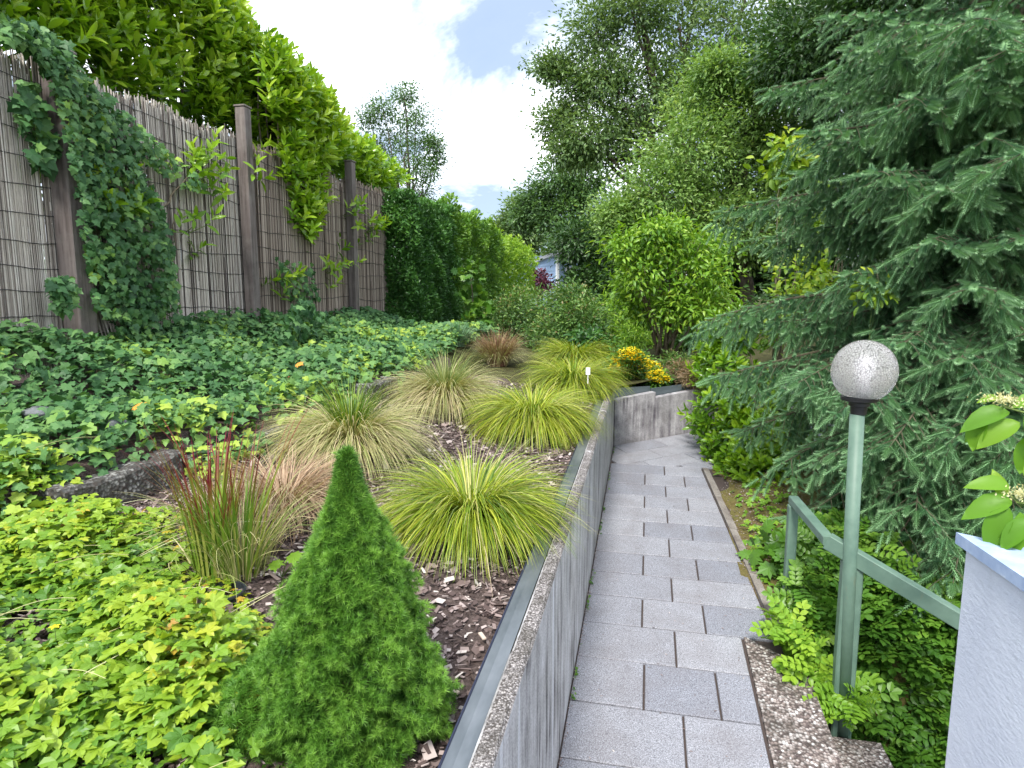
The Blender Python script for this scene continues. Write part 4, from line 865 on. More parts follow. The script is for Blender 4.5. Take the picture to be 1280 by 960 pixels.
hedge('beech_hedge', 'bright yellow green topped hedge nearest the garden shed', -4.6, -3.05, 12.3, 17.0, .85, 3.1, L_lime, .08, 26000, rough=.14)
grow('white_flowered_plant', 'low dark leafy plant with white flowers at the foot of the far post', 'plant', px_lobes([(470, 440, 28), (500, 455, 22), (445, 455, 20)], 6.3, .7), L_box, TM_LANCE, .06, 60, 8, .08, z0=1.1)
for px, py in ((450, 410), (452, 418), (512, 425)): pass
grow('maple_sapling', 'bright green maple sapling growing out of the hedge front', 'sapling', px_lobes([(588, 340, 10), (594, 370, 12), (590, 405, 12), (602, 390, 9)], 8.2, .6), L_hedge, TM_MAPLE, .10, 12, 4, .12, z0=1.1, stems=4)
grow('fern', 'light green fern leaves in front of the lower ivy mound', 'fern', px_lobes([(425, 462, 20), (400, 468, 16)], 5.2, .6), L_lime, tm_lance(.16, .35, .03), .16, 16, 3, .08, z0=1.1, stems=3)
grow('leafy_herb', 'pointed light green herb below the mossy boulder', 'plant', px_lobes([(225, 495, 16), (200, 505, 12)], 3.3, .6), L_ivy, TM_LANCE, .07, 20, 5, .06, z0=1.1, stems=3)

# shrubs between the hedge and the flowers
grow('rose_shrub', 'loose arching grey green shrub just right of the clipped hedge', 'shrub', px_lobes([(640, 400, 34), (660, 385, 28), (625, 425, 24), (670, 420, 30)], 8.8, .9), L_shrub, TM_S, .05, 160, 16, .16, stems=12)
grow('dogwood_shrub', 'pale leafy shrub with reddish tips in front of the garden shed', 'shrub', px_lobes([(700, 395, 34), (725, 405, 30), (690, 425, 30), (735, 425, 24), (715, 380, 22)], 8.0, .9), L_shrub, TM_S, .055, 170, 16, .16, stems=12)
grow('dark_shrub', 'small dark round-leaved shrub behind the last sedge tussock', 'shrub', px_lobes([(735, 425, 16), (748, 438, 16), (742, 455, 14)], 6.6, .8), L_box, TM_BROAD, .05, 60, 12, .09, stems=5)
grow('tall_grass_shrub', 'fine yellow green shrub filling the gap left of the small tree', 'shrub', px_lobes([(775, 415, 30), (800, 420, 24), (765, 395, 22), (790, 440, 18)], 8.6, .9), L_lime, TM_NARROW, .07, 120, 14, .2, stems=12)
grow('low_shrub', 'low green shrub right behind the small tree stems', 'shrub', px_lobes([(865, 410, 26), (880, 425, 20), (850, 420, 20)], 8.4, .9), L_hedge, TM_S, .06, 110, 14, .16, stems=6)
# yellow flowering patch and its neighbours above the end wall
lb = px_lobes([(784, 452, 17), (798, 460, 18), (812, 468, 17), (776, 462, 13), (822, 474, 12), (790, 446, 12)], 5.9, .9)
t = grow('yellow_flower_cushion', 'cushion of bright yellow flowers above the end wall', 'flowering plant', lb, L_hedge, TM_Q, .03, 60, 14, .06, stems=6)
mb = MB(); P = []
for c, r in lb: d = rv(420); d[:, 2] = np.maximum(d[:, 2], -d[:, 2] * .5 - .45 * (d[:, 1] < 0)); P.append(np.array(c) + d * np.array(r) * rng.uniform(.9, 1.12, 420)[:, None])
P = np.concatenate(P); n = len(P); 
for a in range(3):
    inst(mb, TM_Q, P, np.stack([np.cos(a * 1.05 + P[:, 0] * 50), np.sin(a * 1.05 + P[:, 0] * 50), .1 + 0 * P[:, 0]], 1), nrm(np.array([0, -.5, .8]) + rng.normal(0, .3, (n, 3))), np.full(n, .027), rng.uniform(0, 1, n))
mb.build('flowers', L_flower, t)
grow('white_edged_plant', 'dark leafy plant with white bells left of the yellow flowers', 'plant', px_lobes([(765, 472, 13), (780, 478, 10), (758, 482, 9)], 5.7, .8), L_box, TM_LANCE, .05, 60, 8, .06, stems=4)
grow('heather', 'rusty brown heather tuft right of the yellow flowers', 'shrub', px_lobes([(850, 468, 16), (838, 476, 12), (865, 474, 12)], 6.1, .8), leaf_mat('heather_leaf', g3((.10, .09, .03), (.24, .17, .09), (.34, .22, .15))), TM_NARROW, .035, 90, 14, .06, stems=5)
grow('heather', 'olive green low heather above the rusty one', 'shrub', px_lobes([(842, 455, 14), (858, 458, 12)], 6.6, .8), L_shrub, TM_NARROW, .04, 70, 14, .07, stems=5)

# ------------------------------------------------------------------ small multi-stem tree
b = PZ(832, 446, 1.10); Y = b[1]; t = thing('ornamental_tree', 'small bright green multi-stemmed tree behind the yellow flowers', 'tree', b); mb = MB()
lob = px_lobes([(825, 318, 30), (800, 345, 24), (862, 312, 28), (845, 350, 28), (886, 345, 20), (800, 385, 18), (872, 388, 20), (838, 385, 14), (785, 312, 15), (893, 308, 13), (842, 288, 15), (815, 290, 10), (895, 370, 12), (786, 360, 12)], Y, .9)
for c, r in lob:
    k = b + rng.normal(0, .05, 3) * [1, 1, 0]; mid = k + (np.array(c) - k) * .5 + [0, 0, .05]; tube(mb, np.array([k - [0, 0, .05], k + (mid - k) * .5 + rng.normal(0, .02, 3), mid, (mid + c) / 2 + rng.normal(0, .03, 3), c]), [.018, .015, .012, .008, .004], 6)
    for _ in range(6): limb(mb, mid, np.array(c) + rv(1)[0] * r * .9, .008, .002, .03, 5, 4)
mb.build('trunk', W_stem, t, smooth=True); mb = MB(); lobe_leaves(mb, lob, tm_lance(.36, .45, .06), .064, 100, 9, .20, gap=.3, shell=.2, up=.5); mb.build('crown', L_lime, t, smooth=True)

# ------------------------------------------------------------------ background trees
GT = 'trees beyond the garden'
tree('tall_tree', 'tall loose-crowned tree reaching out of the top of the picture, sky showing through', 'tree', (2.1, 16, 1.2),
     px_lobes([(745, 40, 42), (790, 15, 45), (850, 30, 60), (915, 40, 62), (980, 30, 62), (1040, 40, 55), (722, 105, 26), (768, 150, 42), (735, 175, 34), (700, 155, 22), (715, 190, 18), (815, 110, 46), (800, 190, 46), (850, 110, 45), (692, 85, 10), (760, 95, 26), (870, -40, 80), (950, -60, 90), (780, -50, 50)], 16, 1.0), .22, L_ash, TM_S, .12, 100, 32, .46, group=GT, gap=.17, shell=.2)
tree('pale_maple', 'broad pale green maple in front of the tall tree', 'tree', (1.9, 12, 1.2),
     px_lobes([(885, 130, 42), (930, 150, 50), (975, 160, 48), (860, 190, 52), (910, 215, 56), (960, 240, 56), (830, 245, 46), (880, 275, 46), (800, 290, 36), (930, 290, 46), (775, 270, 26), (1000, 260, 50), (900, 90, 22), (945, 100, 26), (1010, 190, 50)], 12, 1.0), .16, L_maple, TM_S, .09, 120, 36, .33, group=GT, shell=.35)
tree('shaded_tree', 'dense dark tree filling the shade behind the small tree', 'tree', (2.6, 14.0, 1.2),
     px_lobes([(760, 330, 36), (740, 360, 30), (800, 350, 36), (900, 330, 36), (950, 330, 34), (760, 380, 26), (850, 290, 40), (930, 300, 40), (1000, 320, 46), (725, 300, 28), (1040, 380, 50)], 14, 1.0), .18, L_dark, TM_S, .12, 90, 30, .3, group=GT, shell=.4)
tree('round_tree', 'light green round tree standing over the garden shed', 'tree', (-4.2 + 2.4, 24, 1.4),
     px_lobes([(700, 230, 30), (725, 225, 30), (680, 255, 26), (705, 270, 34), (735, 265, 36), (660, 268, 18), (745, 300, 30)], 24, 1.0), .2, L_far, TM_S, .17, 80, 34, .4, group=GT, gap=.05)
tree('distant_tree', 'dark airy distant tree left of the garden shed with a sky gap', 'tree', (-6, 30, 1.5),
     px_lobes([(650, 262, 18), (640, 285, 16), (665, 290, 18), (720, 320, 26), (700, 315, 16), (625, 290, 12), (655, 305, 16), (612, 300, 8), (740, 335, 24)], 30, 1.0), .2, L_ash, TM_S, .2, 80, 26, .45, group=GT)
tree('poplar', 'slender grey green poplar against the sky behind the laurel', 'tree', (-8.3, 22, 1.5),
     px_lobes([(505, 120, 13), (478, 135, 15), (520, 145, 17), (500, 165, 24), (462, 150, 12), (480, 180, 22), (525, 185, 20), (542, 180, 8), (545, 200, 8), (505, 205, 28), (535, 215, 14), (525, 240, 20), (500, 250, 25), (470, 210, 20)], 22, 1.0), .12, L_far, TM_Q, .10, 46, 26, .36, group=GT, gap=.3, shell=.1)
tree('dark_conifer', 'dark tree in shade at the top right behind the spruce', 'tree', (5.2, 10.5, 1.2),
     px_lobes([(1010, 60, 60), (1100, 30, 80), (1180, 90, 90), (1060, 130, 70), (1240, 180, 110), (1130, 220, 90), (1060, 300, 80), (1180, 330, 100), (1010, 380, 60), (1300, 50, 120), (1100, 420, 80), (1250, 420, 100), (1150, -60, 110)], 10.5, 1.0), .2, L_dark, TM_S, .12, 130, 34, .32, group=GT, shell=.3)
# far wood closing the horizon
lob = []
for k in range(60):
    a = R(-75 + 150 * k / 59); d = rng.uniform(48, 62); lob.append((np.array([math.sin(a) * d, math.cos(a) * d, rng.uniform(2.0, 3.4)]), (3.6, 3.6, rng.uniform(2.2, 3.4))))
mb = MB(); lobe_leaves(mb, lob, TM_Q, .5, 70, 22, 1.1, shell=.5); tag(mb.build('woodland', L_dark), 'distant wood closing the view behind the gardens', 'wood', kind='stuff')

# purple shrub and shed
grow('purple_shrub', 'dark purple leaved shrub in front of the blue shed', 'shrub', px_lobes([(672, 346, 7), (681, 358, 6), (668, 362, 7)], 18, .9), L_purple, TM_S, .14, 26, 12, .18, stems=5, stem_r=.02)
c = PY(697, 317, 24); gz = 1.35
shed = thing('garden_shed', 'small pale blue wooden shed with white trim beyond the hedge', 'shed', (c[0], c[1], gz))
rot = R(-28); ux = np.array([math.cos(rot), math.sin(rot), 0]); uy = np.array([-math.sin(rot), math.cos(rot), 0]); K = np.array([c[0], c[1], 0]); w_, d_ = 2.4, 1.7
# corner K is the near right corner; front wall runs to the left (-ux), side wall back right (uy)
def SP(a, b_, z): return K - ux * a + uy * b_ + np.array([0, 0, z])
hb, hl = c[2] - .06, c[2] - .75
mb = MB(); nb = 11
for k in range(nb):
    z0, z1 = gz + (hb - gz) * k / nb, gz + (hb - gz) * (k + 1) / nb
    za_ = [min(z1, hb), min(z1, hl + (hb - hl) * 1)] 
    V = [SP(0, 0, z0), SP(w_, 0, z0), SP(w_, 0, min(z1, hl + .75 * 1)), SP(0, 0, z1)]
    V2 = [p + np.array(-uy * (.02 if q < 2 else .004)) for q, p in enumerate(V)]
    mb.add(np.vstack([V2]), None, [[0, 1, 2, 3]]); mb.add(np.vstack([V2[0], V2[1], V[1] - uy * .004, V[0] - uy * .004]), None, [[0, 1, 2, 3]])
mb.add([SP(0, 0, gz), SP(0, d_, gz), SP(0, d_, hb - .25), SP(0, 0, hb)], None, [[0, 1, 2, 3]]); mb.add([SP(0, d_, gz), SP(w_, d_, gz), SP(w_, d_, hl), SP(0, d_, hb - .25)], None, [[0, 1, 2, 3]]); mb.add([SP(w_, 0, gz), SP(w_, d_, gz), SP(w_, d_, hl), SP(w_, 0, hl)], None, [[0, 1, 2, 3]])
mb.build('wall', M_shedw, shed)
mb = MB(); Tt = [SP(-.15, -.15, hb + .05), SP(w_ + .15, -.15, hb - .62), SP(w_ + .15, d_ + .15, hb - .87), SP(-.15, d_ + .15, hb - .2)]; Bt = [p + np.array([0, 0, .12]) for p in Tt]
mb.add(np.vstack([Tt, Bt]), None, [[0, 1, 2, 3], [4, 7, 6, 5], [0, 4, 5, 1], [1, 5, 6, 2], [2, 6, 7, 3], [3, 7, 4, 0]]); mb.build('roof', M_roof, shed)
def stick_box(p, q, r, mt, nm, par): mb = MB(); tube(mb, [p, q], r, 4); return mb.build(nm, mt, par)
stick_box(SP(-.02, -.03, gz), SP(-.02, -.03, hb), .07, M_white, 'corner_trim', shed)
win = MB(); win.add([SP(-.02, .5, gz + .7), SP(-.02, 1.2, gz + .7), SP(-.02, 1.2, gz + 1.7), SP(-.02, .5, gz + 1.7)], None, [[0, 1, 2, 3]]); wo_ = win.build('window', M_window, shed)
mb = MB()
for p, q in (((.5, .7), (1.2, .7)), ((.5, 1.7), (1.2, 1.7)), ((.5, .7), (.5, 1.7)), ((1.2, .7), (1.2, 1.7)), ((.85, .7), (.85, 1.7))): tube(mb, [SP(-.04, p[0], gz + p[1]), SP(-.04, q[0], gz + q[1])], .035, 4)
mb.build('frame', M_white, wo_)

# ------------------------------------------------------------------ laurel by the path and plants on the right
t = thing('laurel_bush', 'glossy bright green laurel bush leaning over the path at the corner', 'shrub', (.95, 5.0, .45)); mb = MB(); C = []; A = []; tn = []
for (px, py, r, Y) in ((915, 420, 26, 5.6), (905, 470, 30, 5.4), (900, 520, 30, 5.2), (925, 560, 40, 5.0), (950, 600, 34, 4.6), (975, 520, 40, 5.3), (960, 560, 40, 4.8), (895, 440, 16, 5.6), (915, 590, 24, 4.9)):
    c = PY(px, py, Y); rr = RAD(r, px, py, Y); n = int(r * 2.6); d = rv(n); q = c + d * rr * rng.uniform(.5, 1.05, n)[:, None]; C.append(q); A.append(d * .8 + [-.2, -.2, .7]); tn.append(rng.uniform(.15, .7, n))
rosettes(mb, np.concatenate(C), np.concatenate(A), .095, 9, tm=tm_lance(.36, .25, .05), tone=np.concatenate(tn)); mb.build('foliage', L_laurel, t, smooth=True)
mb = MB(); CC = np.concatenate(C)
for i in range(40): limb(mb, (1.0 + rng.normal(0, .1), 5.0 + rng.normal(0, .1), .45), CC[int(rng.integers(len(CC)))], .012, .004, .05, 7, 5)
mb.build('stems', W_stem, t)

def spread(name, label, cat, poly, n, fn, leafm, tm, size, hgt, kind='stuff', lean=(-.2, -.4), lo=.02):
    P = scatter_poly(poly, n); hh = hgt * (.55 + .45 * np.sin(P[:, 0] * 7 + 1) * np.cos(P[:, 1] * 6)); z = fn(P[:, 0], P[:, 1]) + lo + hh * rng.uniform(0, 1, n) ** .8
    D = nrm(rng.normal(0, 1, (n, 3)) * [1, 1, .35] + [lean[0], lean[1], .15]); N = nrm(np.array([lean[0], lean[1], 1.]) + rng.normal(0, .35, (n, 3))); mb = MB()
    inst(mb, tm, np.column_stack([P, z]), D, N, size * rng.uniform(.55, 1.25, n), .12 + .5 * (z - fn(P[:, 0], P[:, 1])) / max(hgt, .01) + rng.uniform(-.12, .4, n)); return tag(mb.build(name, leafm), label, cat, kind=kind)
spread('shade_ground_cover', 'feathery light green foliage spreading round the lamp post foot and down the bank', 'ground cover', [(.62, 2.62), (.70, 2.45), (.95, 2.43), (1.16, 2.40), (1.16, 1.9), (3.2, 1.9), (3.2, 4.2), (1.35, 4.1), (.95, 3.6), (.72, 3.1)], 10500, hR, L_hedge, TM_SPRAY, .11, .28)
spread('shade_ground_cover', 'small bright leaf sprays spilling over the aggregate steps', 'ground cover', [(.58, 2.60), (.66, 2.40), (.78, 2.36), (.86, 2.42), (.74, 2.7), (.64, 2.9)], 260, lambda x, y: hR(x, np.maximum(y, 2.75)), L_lime, TM_SPRAY, .10, .16)
spread('shade_ground_cover', 'leafy sprays covering the steep bank behind the lamp post foot', 'ground cover', [(.70, 2.5), (1.9, 2.42), (1.9, 3.0), (.72, 3.0)], 3200, hR, L_hedge, TM_SPRAY, .10, .16)
spread('path_side_weeds', 'small weeds and seedlings on the mossy strip beside the kerb', 'weeds', [(.55, 2.75), (.75, 2.75), (.95, 3.5), (.9, 4.4), (.6, 4.4)], 260, hR, L_lime, TM_FIVE, .03, .05, lo=.005)
n = 2500; P = scatter_poly([(.53, 2.7), (.85, 2.7), (1.1, 3.5), (1.0, 4.6), (.52, 4.7)], n); mb = MB(); L = rng.uniform(.004, .014, n)
inst(mb, TM_CHIP, np.column_stack([P, hR(P[:, 0], P[:, 1]) + .004]), nrm(rng.normal(0, 1, (n, 3)) * [1, 1, .2]), nrm(np.array([0, 0, 1]) + rng.normal(0, .3, (n, 3))), np.stack([L, L * .5, np.full(n, .004)], 1), rng.uniform(.2, 1, n)); tag(mb.build('leaf_litter', M_chip), 'fallen bits and litter on the mossy strip', 'litter', kind='stuff')
n = 900; yq = rng.uniform(.9, 5.1, n); mb = MB(); L = rng.uniform(.002, .007, n); pos = np.stack([-.247 + np.abs(rng.normal(0, .007, n)), yq, .1 * yq + .001], 1)
inst(mb, TM_CHIP, pos, nrm(rng.normal(0, 1, (n, 3)) * [1, 1, .2]), np.tile([0., 0, 1], (n, 1)), np.stack([L, L * .6, L * .5], 1), rng.uniform(.1, 1, n)); tag(mb.build('joint_litter', M_chip), 'grit and plant litter along the foot of the long wall', 'litter', kind='stuff')
n = 260; P = np.column_stack([rng.uniform(-.24, .5, n), rng.uniform(1.0, 5.0, n)]); mb = MB(); L = rng.uniform(.003, .011, n)
inst(mb, TM_CHIP, np.column_stack([P, .1 * P[:, 1] + .0035]), nrm(rng.normal(0, 1, (n, 3)) * [1, 1, .1]), np.tile([0., 0, 1], (n, 1)), np.stack([L, L * .4, L * .25], 1), rng.uniform(.1, 1, n)); tag(mb.build('path_litter', M_chip), 'scattered bits of bark and leaf on the paving', 'litter', kind='stuff')
n = 300; yq = rng.uniform(.9, 5.1, n); P = np.column_stack([-.244 + np.abs(rng.normal(0, .006, n)), yq]); k = np.sin(yq * 9) + np.sin(yq * 23) > .3; P = P[k]; n = len(P); mb = MB()
inst(mb, TM_FIVE, np.column_stack([P, .1 * P[:, 1] + rng.uniform(.001, .012, n)]), nrm(rng.normal(0, 1, (n, 3)) * [1, 1, .2] + [.6, 0, .3]), nrm(np.array([.2, -.2, 1.]) + rng.normal(0, .3, (n, 3))), rng.uniform(.004, .012, n), rng.uniform(.1, .8, n)); tag(mb.build('wall_foot_weeds', L_hedge), 'tiny weeds and moss in the joint along the long wall', 'weeds', kind='stuff')
# broad leaved saplings beside the rail
for px, py, r, Y, tm, s, nm, lab, cl, lm in ((985, 705, 30, 3.3, TM_MAPLE, .085, 'sycamore_seedling', 'lobed-leaf seedlings at the foot of the first rail post', 24, L_hedge), (1000, 345, 34, 6.3, TM_BROAD, .07, 'hornbeam_sapling', 'yellow green sapling glowing in the gap left of the spruce', 46, L_yell), (980, 185, 20, 6.8, TM_BROAD, .09, 'hazel_sapling', 'small bright yellow green branch tip beside the upper spruce boughs', 22, L_yell),
                                         (1095, 355, 11, 3.7, TM_BROAD, .05, 'vine_shoot', 'yellow green leaf shoot among the spruce boughs above the lamp', 5, L_yell), (975, 400, 16, 5.6, TM_LANCE, .07, 'laurel_sapling', 'upright light green leaf shoot above the low spruce bough', 16, L_lime), (1050, 250, 22, 6.6, TM_BROAD, .07, 'hornbeam_sapling', 'second yellow green sapling, half hidden deeper in the spruce boughs', 22, L_yell)):
    c = PY(px, py, Y); rr = RAD(r, px, py, Y); bz = float(hR(c[0], c[1])) if Y < 5.6 else 1.1
    vs_ = nm == 'vine_shoot'
    grow(nm, lab, 'sapling', [(c, rr), (c + [rr * .6, .1, -rr * .7], rr * .8), (c + [-rr * .3, 0, -rr * 1.2], rr * .7)], lm, tm, s, cl, 5, .1, z0=bz, stems=2 if vs_ else 5, stem_r=.003 if vs_ else .007, stemm=W_green if vs_ else W_stem)

# ------------------------------------------------------------------ spruce
TR = np.array([2.25, 4.75, .2])
spruce = thing('spruce', 'large blue green spruce with drooping boughs filling the right side', 'conifer', TR)
mb = MB(); tube(mb, [TR - [0, 0, .4], TR + [0, 0, 2], TR + [.03, .02, 4.5], TR + [0, .05, 7], TR + [0, 0, 9]], [.16, .13, .10, .06, .01], 12); mb.build('trunk', W_spruce, spruce, smooth=True)
def bough(z0, az, L, rise, droop, tipup, tm=TM_FINGER, lat_sp=.075, tw_sp=.050, name='bough', tl=.078, mbx=None, tone=.52):
    m_ = MB() if mbx is None else mbx; n = 14; u = np.linspace(0, 1, n); hd = np.array([math.cos(az), math.sin(az), 0]); sd_ = np.array([-math.sin(az), math.cos(az), 0])
    wob = rng.normal(0, .03)
    def pt(t): return TR + [0, 0, z0 - TR[2]] + hd * (L * t) + np.array([0, 0, 1]) * (L * (rise * t - droop * t * t + tipup * t ** 4)) + sd_ * (L * wob * math.sin(3 * t))
    P = np.array([pt(t) for t in u]); tube(m_, P, np.linspace(.013 * L / 1.5 + .003, .002, n), 5, m=1)
    pos = []; D = []; N = []; S = []; rn = []
    def twigs(A, B, ln, sdir, ct, t0=0.):
        k = max(2, int(ln / tw_sp))
        for i in range(k):
            f = t0 + (1 - t0) * (i + .5) / k; base_ = A + (B - A) * f; fd = nrm(B - A)
            for sg in (-1, 1):
                if rng.uniform() < .12: continue
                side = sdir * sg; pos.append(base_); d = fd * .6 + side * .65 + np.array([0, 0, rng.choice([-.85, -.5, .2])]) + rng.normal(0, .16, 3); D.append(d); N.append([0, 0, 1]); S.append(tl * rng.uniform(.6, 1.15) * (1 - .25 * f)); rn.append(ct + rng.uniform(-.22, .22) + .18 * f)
        pos.append(B); D.append(nrm(B - A) + rng.normal(0, .1, 3)); N.append([0, 0, 1]); S.append(tl * 1.1); rn.append(ct + .35)
    k = int(L * .8 / lat_sp)
    for i in range(k):
        t = .2 + .78 * (i + .5) / k; a = pt(t); fd = nrm(pt(min(t + .02, 1.0)) - pt(t - .02)); 
        for sg in (-1, 1):
            ll = (.09 + .30 * (1 - t) ** .75 * min(1, (t + .1) / .4)) * rng.uniform(.6, 1.25) * max(.8, L / 1.4)
            d = nrm(fd * .75 + sd_ * sg * .75 + np.array([0, 0, -.18 - .35 * (1 - t)]) + rng.normal(0, .1, 3)); b_ = a + d * ll; b_[2] -= .25 * ll * rng.uniform(0, 1.3)
            tube(m_, [a, (a + b_) / 2 + [0, 0, .06 * ll], b_], [.0028, .002, .001], 3, m=1)
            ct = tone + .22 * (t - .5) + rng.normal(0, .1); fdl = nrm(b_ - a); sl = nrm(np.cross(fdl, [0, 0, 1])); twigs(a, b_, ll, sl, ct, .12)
            # hanging secondary sprays
            if ll > .17:
                for f in (.45, .75):
                    q = a + (b_ - a) * f; e = q + nrm(fdl * .7 + np.array([0, 0, -1.])) * ll * .5; tube(m_, [q, e], [.0015, .001], 3, m=1); twigs(q, e, ll * .5, sl, ct - .08, .1)
    twigs(pt(.25), pt(.6), L * .35, sd_, tone + .05); twigs(pt(.6), pt(.82), L * .22, sd_, tone + .1); twigs(pt(.82), pt(1.0), L * .22, sd_, tone + .15)
    n = len(pos); inst(m_, tm, np.array(pos), np.array(D), np.array(N, float), np.array(S), np.array(rn), 0)
    if mbx is None: m_.build(name, [N_spruce, W_spruce], spruce)
def to(px, py, Y, rise=.05, droop=.22, tipup=.06, z_off=0):     # a bough whose tip ends at a place read from the photo
    p = PY(px, py, Y); d = p - TR; L = math.hypot(d[0], d[1]); z0 = p[2] - L * (rise - droop + tipup) ; return (z0, math.atan2(d[1], d[0]), L, rise, droop, tipup)
key = [to(905, 262, 4.6, .1, .25), to(1000, 215, 4.3, .1, .25), to(880, 402, 4.3, .25, .30, .0), to(900, 470, 4.0, .2, .34), to(1035, 20, 4.3, .1, .22), to(960, 110, 4.9, .1, .2), to(1010, 165, 3.9), to(1090, 215, 3.5, .1, .2, .05),
       to(940, 300, 5.0), to(1215, 110, 3.5, .05, .2), to(1180, 235, 3.3), to(1220, 360, 3.1, .1, .2), to(1010, 640, 3.4, .1, .35), to(1080, 500, 3.1, .1, .3), to(930, 540, 4.1, .15, .35), to(1150, 640, 2.9, .05, .3), to(1230, 540, 2.85), to(1190, 730, 2.75, .1, .4), to(1000, 480, 3.5, .15, .3), to(1060, 60, 3.9), to(1120, 30, 3.7), to(1060, 340, 3.7, .1, .25), to(1130, 430, 3.2, .1, .25), to(975, 580, 3.7, .1, .35), to(1040, 570, 3.25, .1, .35), to(1275, 300, 3.2), to(1270, 100, 3.4), to(1110, 560, 2.95, .1, .35), to(1270, 640, 2.8, .1, .35), to(1230, 20, 3.8), to(1140, 120, 3.5), to(1100, 700, 3.0, .1, .4), to(1040, 120, 4.3), to(1290, 420, 3.1), to(1255, 60, 3.2), to(1285, 190, 3.0), to(1240, 170, 3.4), to(1260, 480, 3.0), to(1300, 560, 2.8), to(1215, 20, 3.3), to(1160, 300, 3.3), to(1200, 450, 3.1)]
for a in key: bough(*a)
g = 0; cnt = len(key)
for z in np.arange(.45, 4.9, .15):
    for j in range(3):
        g += 2.39996; az = g % (2 * math.pi); dot = math.cos(az - math.atan2(-TR[1], -TR[0]))
        if dot < -.35 or cnt >= 98: continue
        L = (1.62 - .17 * (z - 1)) * rng.uniform(.68, .98) if z > .9 else 1.2 * rng.uniform(.8, 1.2)
        if dot > .6: L *= 1.05
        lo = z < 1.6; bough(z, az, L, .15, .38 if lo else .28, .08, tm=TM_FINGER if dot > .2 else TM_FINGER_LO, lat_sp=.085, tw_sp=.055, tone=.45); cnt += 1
mbx = MB(); g = 0
for z in np.arange(.6, 8.6, .28):
    for j in range(4):
        g += 2.39996; az = g % (2 * math.pi); dot = math.cos(az - math.atan2(-TR[1], -TR[0]))
        if z < 4.9 and dot > -.3: continue
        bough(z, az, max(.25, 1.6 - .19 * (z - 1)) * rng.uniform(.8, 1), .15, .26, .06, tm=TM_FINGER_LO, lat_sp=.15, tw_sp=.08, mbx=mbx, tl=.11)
mbx.build('upper_crown', [N_spruce, W_spruce], spruce)

# ------------------------------------------------------------------ handrail, lamp, parapet
rail = thing('handrail', 'green painted square-section handrail with a kink, going down the steps', 'handrail', (.68, 2.95, .25))
p0 = PY(993, 626, 2.95); k0 = np.array([.695, 2.47, p0[2] - .005]); e_ = PY(1200, 775, 2.30); e2 = k0 + (e_ - k0) * 1.35
def bar(a, b, w, h, mt, nm, par):
    """square bar from a to b, w wide sideways and h high"""
    a = np.array(a, float); b = np.array(b, float); d = nrm(b - a); s = nrm(np.cross(d, [0, 0, 1])); u_ = np.cross(s, d); mb = MB(); V = []; bv = .003
    sec = [(-w / 2, -h / 2 + bv), (-w / 2 + bv, -h / 2), (w / 2 - bv, -h / 2), (w / 2, -h / 2 + bv), (w / 2, h / 2 - bv), (w / 2 - bv, h / 2), (-w / 2 + bv, h / 2), (-w / 2, h / 2 - bv)]
    for q in (a, b): V += [q + s * x + u_ * y for x, y in sec]
    mb.add(V, [[0, i + 1, i] for i in range(1, 7)] + [[8, 8 + i, 9 + i] for i in range(1, 7)], [[i, (i + 1) % 8, 8 + (i + 1) % 8, 8 + i] for i in range(8)]); return mb.build(nm, mt, par)
bar(p0 + [0, .02, 0], k0, .042, .035, M_green, 'rail', rail); bar(k0 - (e2 - k0) * .01, e2, .044, .058, M_green, 'rail', rail)
mb = MB(); q = PY(990, 700, 2.95); box(mb, (p0[0] - .004, 2.95, (p0[2] - .02 + .1) / 2), (.042, .042, p0[2] - .02 - .1), bev=.004); mb.build('post', M_green, rail)
px2 = PY(1066, 800, 2.37); f = (px2[0] - k0[0]) / (e2[0] - k0[0]); zt = k0[2] + (e2[2] - k0[2]) * f - .02; yr = k0[1] + (e2[1] - k0[1]) * f
mb = MB(); box(mb, (px2[0], yr, (zt - .02) / 2 + 0.02), (.072, .045, zt - .02), bev=.005); mb.build('post', M_green, rail)

gc = PY(1080, 464, 2.42); gr = RAD(37.5, 1080, 464, 2.42)
lamp = thing('garden_lamp', 'green post lamp with a crackled glass globe, standing behind the handrail', 'lamp', (gc[0] - .01, 2.42, .05))
lb_ = PY(1058, 850, 2.43)
mb = MB(); tube(mb, [[lb_[0] - .002, 2.43, .0], [gc[0] - .012, 2.42, gc[2] - gr * .98 - .05]], .0245, 20); mb.build('pole', M_green, lamp, smooth=True)
mb = MB(); lathe(mb, (gc[0] - .008, 2.42, gc[2] - gr * .98), [(.0, -.05), (.026, -.05), (.028, -.022), (.034, -.02), (.034, -.008), (.060, .0), (.062, .012), (.055, .016), (.0, .016)], 32); mb.build('collar', M_black, lamp, smooth=False)
mb = MB(); ph = np.linspace(-math.pi / 2 + .32, math.pi / 2, 26); lathe(mb, gc, [(gr * math.cos(a), gr * 1.04 * math.sin(a)) for a in ph], 48); mb.build('globe', M_glass, lamp, smooth=True)
mb = MB(); lathe(mb, (gc[0], 2.42, gc[2] - gr * .8), [(.0, 0), (.018, 0), (.018, .05), (.026, .07), (.028, .10), (.018, .125), (0, .13)], 20); mb.build('bulb', M_white, lamp, smooth=True)

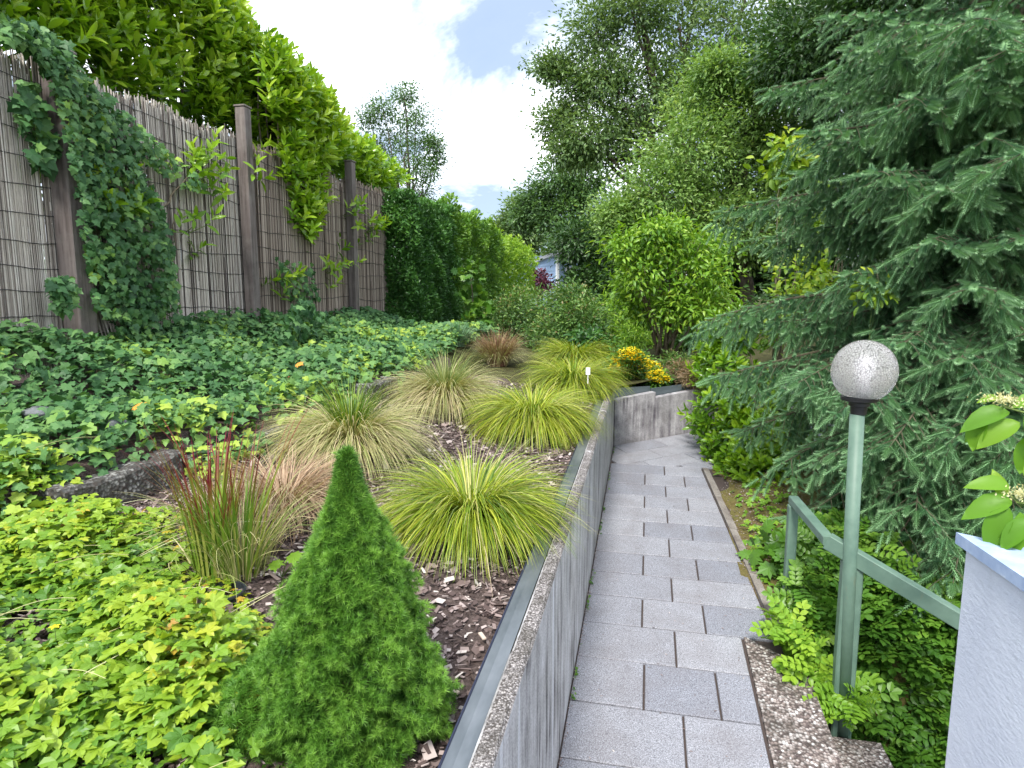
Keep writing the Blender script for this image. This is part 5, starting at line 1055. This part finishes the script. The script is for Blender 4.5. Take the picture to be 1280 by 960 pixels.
par = thing('parapet_wall', 'white lilac stucco parapet wall with pale blue coping at the lower right', 'wall', (.9, 1.0, 0))
zc_ = 1.15; c0 = PZ(1195, 665, zc_); c1 = PZ(1280, 722, zc_); c2 = PZ(1280, 684, zc_)
dn = nrm((c1 - c0)[:2]); dr_ = nrm((c2 - c0)[:2]); A0 = c0[:2]; W = 1.6; Ln = 2.6
poly = [A0, A0 + dn * Ln, A0 + dn * Ln + dr_ * W, A0 + dr_ * W]
mb = MB(); prism(mb, poly, zc_ - .028, zc_, 0); 
P = np.array(poly); mb.add(np.column_stack([P, np.full(4, zc_ - .028)]), None, [[0, 3, 2, 1]]); mb.build('coping', M_coping, par)
ins = .016; A1 = A0 + dn * ins + dr_ * ins; poly = [A1, A1 + dn * (Ln - .1), A1 + dn * (Ln - .1) + dr_ * (W - .1), A1 + dr_ * (W - .1)]
mb = MB(); prism(mb, poly, -.6, zc_ - .029, 0); mb.build('wall', M_stucco, par)

# dogwood reaching in over the parapet
t = thing('dogwood_branch', 'bright green dogwood with cream flower heads reaching in over the parapet', 'shrub', (1.35, 1.2, 1.15)); ms = MB(); ml = MB(); mf = MB()
root = np.array([1.5, 1.25, 1.17])
def leafat(px, py, Y, dpx, dpy, s, tn=.5):
    a = PY(px, py, Y); b = PY(px + dpx, py + dpy, Y - .02); inst(ml, TM_DOG, a[None], (b - a)[None], np.array([[-.25, -.55, .7]]) + rng.normal(0, .12, (1, 3)), np.array([s]), np.array([tn])); return a
hd1, hd2 = PY(1253, 508, 1.75), PY(1270, 628, 1.6)
for hd in (hd1, hd2): tube(ms, [root, (root + hd) / 2 + [0, 0, .05], hd], [.006, .004, .0025], 6)
for q in [(1262, 515, 1.74, -55, 8, .105, .35), (1258, 512, 1.76, -60, 25, .11, .5), (1275, 528, 1.72, -50, 20, .10, .7), (1265, 510, 1.78, 30, -10, .1, .6), (1280, 520, 1.7, 20, 30, .1, .4), (1230, 520, 1.75, -15, 30, .085, .55), (1285, 545, 1.72, -5, 35, .09, .5), (1250, 500, 1.78, -25, -6, .05, .8),
          (1262, 610, 1.62, -40, -12, .085, .6), (1265, 625, 1.6, -50, 10, .10, .45), (1262, 635, 1.58, -25, 35, .10, .35), (1275, 640, 1.58, 5, 40, .10, .5), (1290, 630, 1.6, 30, 20, .1, .4), (1285, 600, 1.62, 10, -25, .06, .8), (1255, 620, 1.64, -10, -30, .06, .9), (1290, 650, 1.55, -35, 25, .085, .3), (1300, 735, 1.5, -45, 4, .06, .7), (1295, 760, 1.48, -22, 10, .04, .4), (1275, 655, 1.57, -15, 30, .09, .55)]: leafat(*q)
for hd, r in ((hd1 + [0, 0, .015], .038), (hd2 + [.01, 0, .02], .032)):
    mf = MB(); n = 260; d = rng.normal(0, 1, (n, 3)) * [r * .6, r * .6, r * .18] + hd; inst(mf, TM_Q, d, rv(n) + [0, 0, .7], rv(n), np.full(n, .008), rng.uniform(0, 1, n))
    mf.build('flower_head', L_cream, t)
    for k in range(12): e = hd + rng.normal(0, 1, 3) * [r * .5, r * .5, r * .1]; tube(ms, [hd - [0, 0, .03], e], [.001, .0007], 3)
ms.build('stems', W_green, t); ml.build('leaves', L_dog, t, smooth=True)
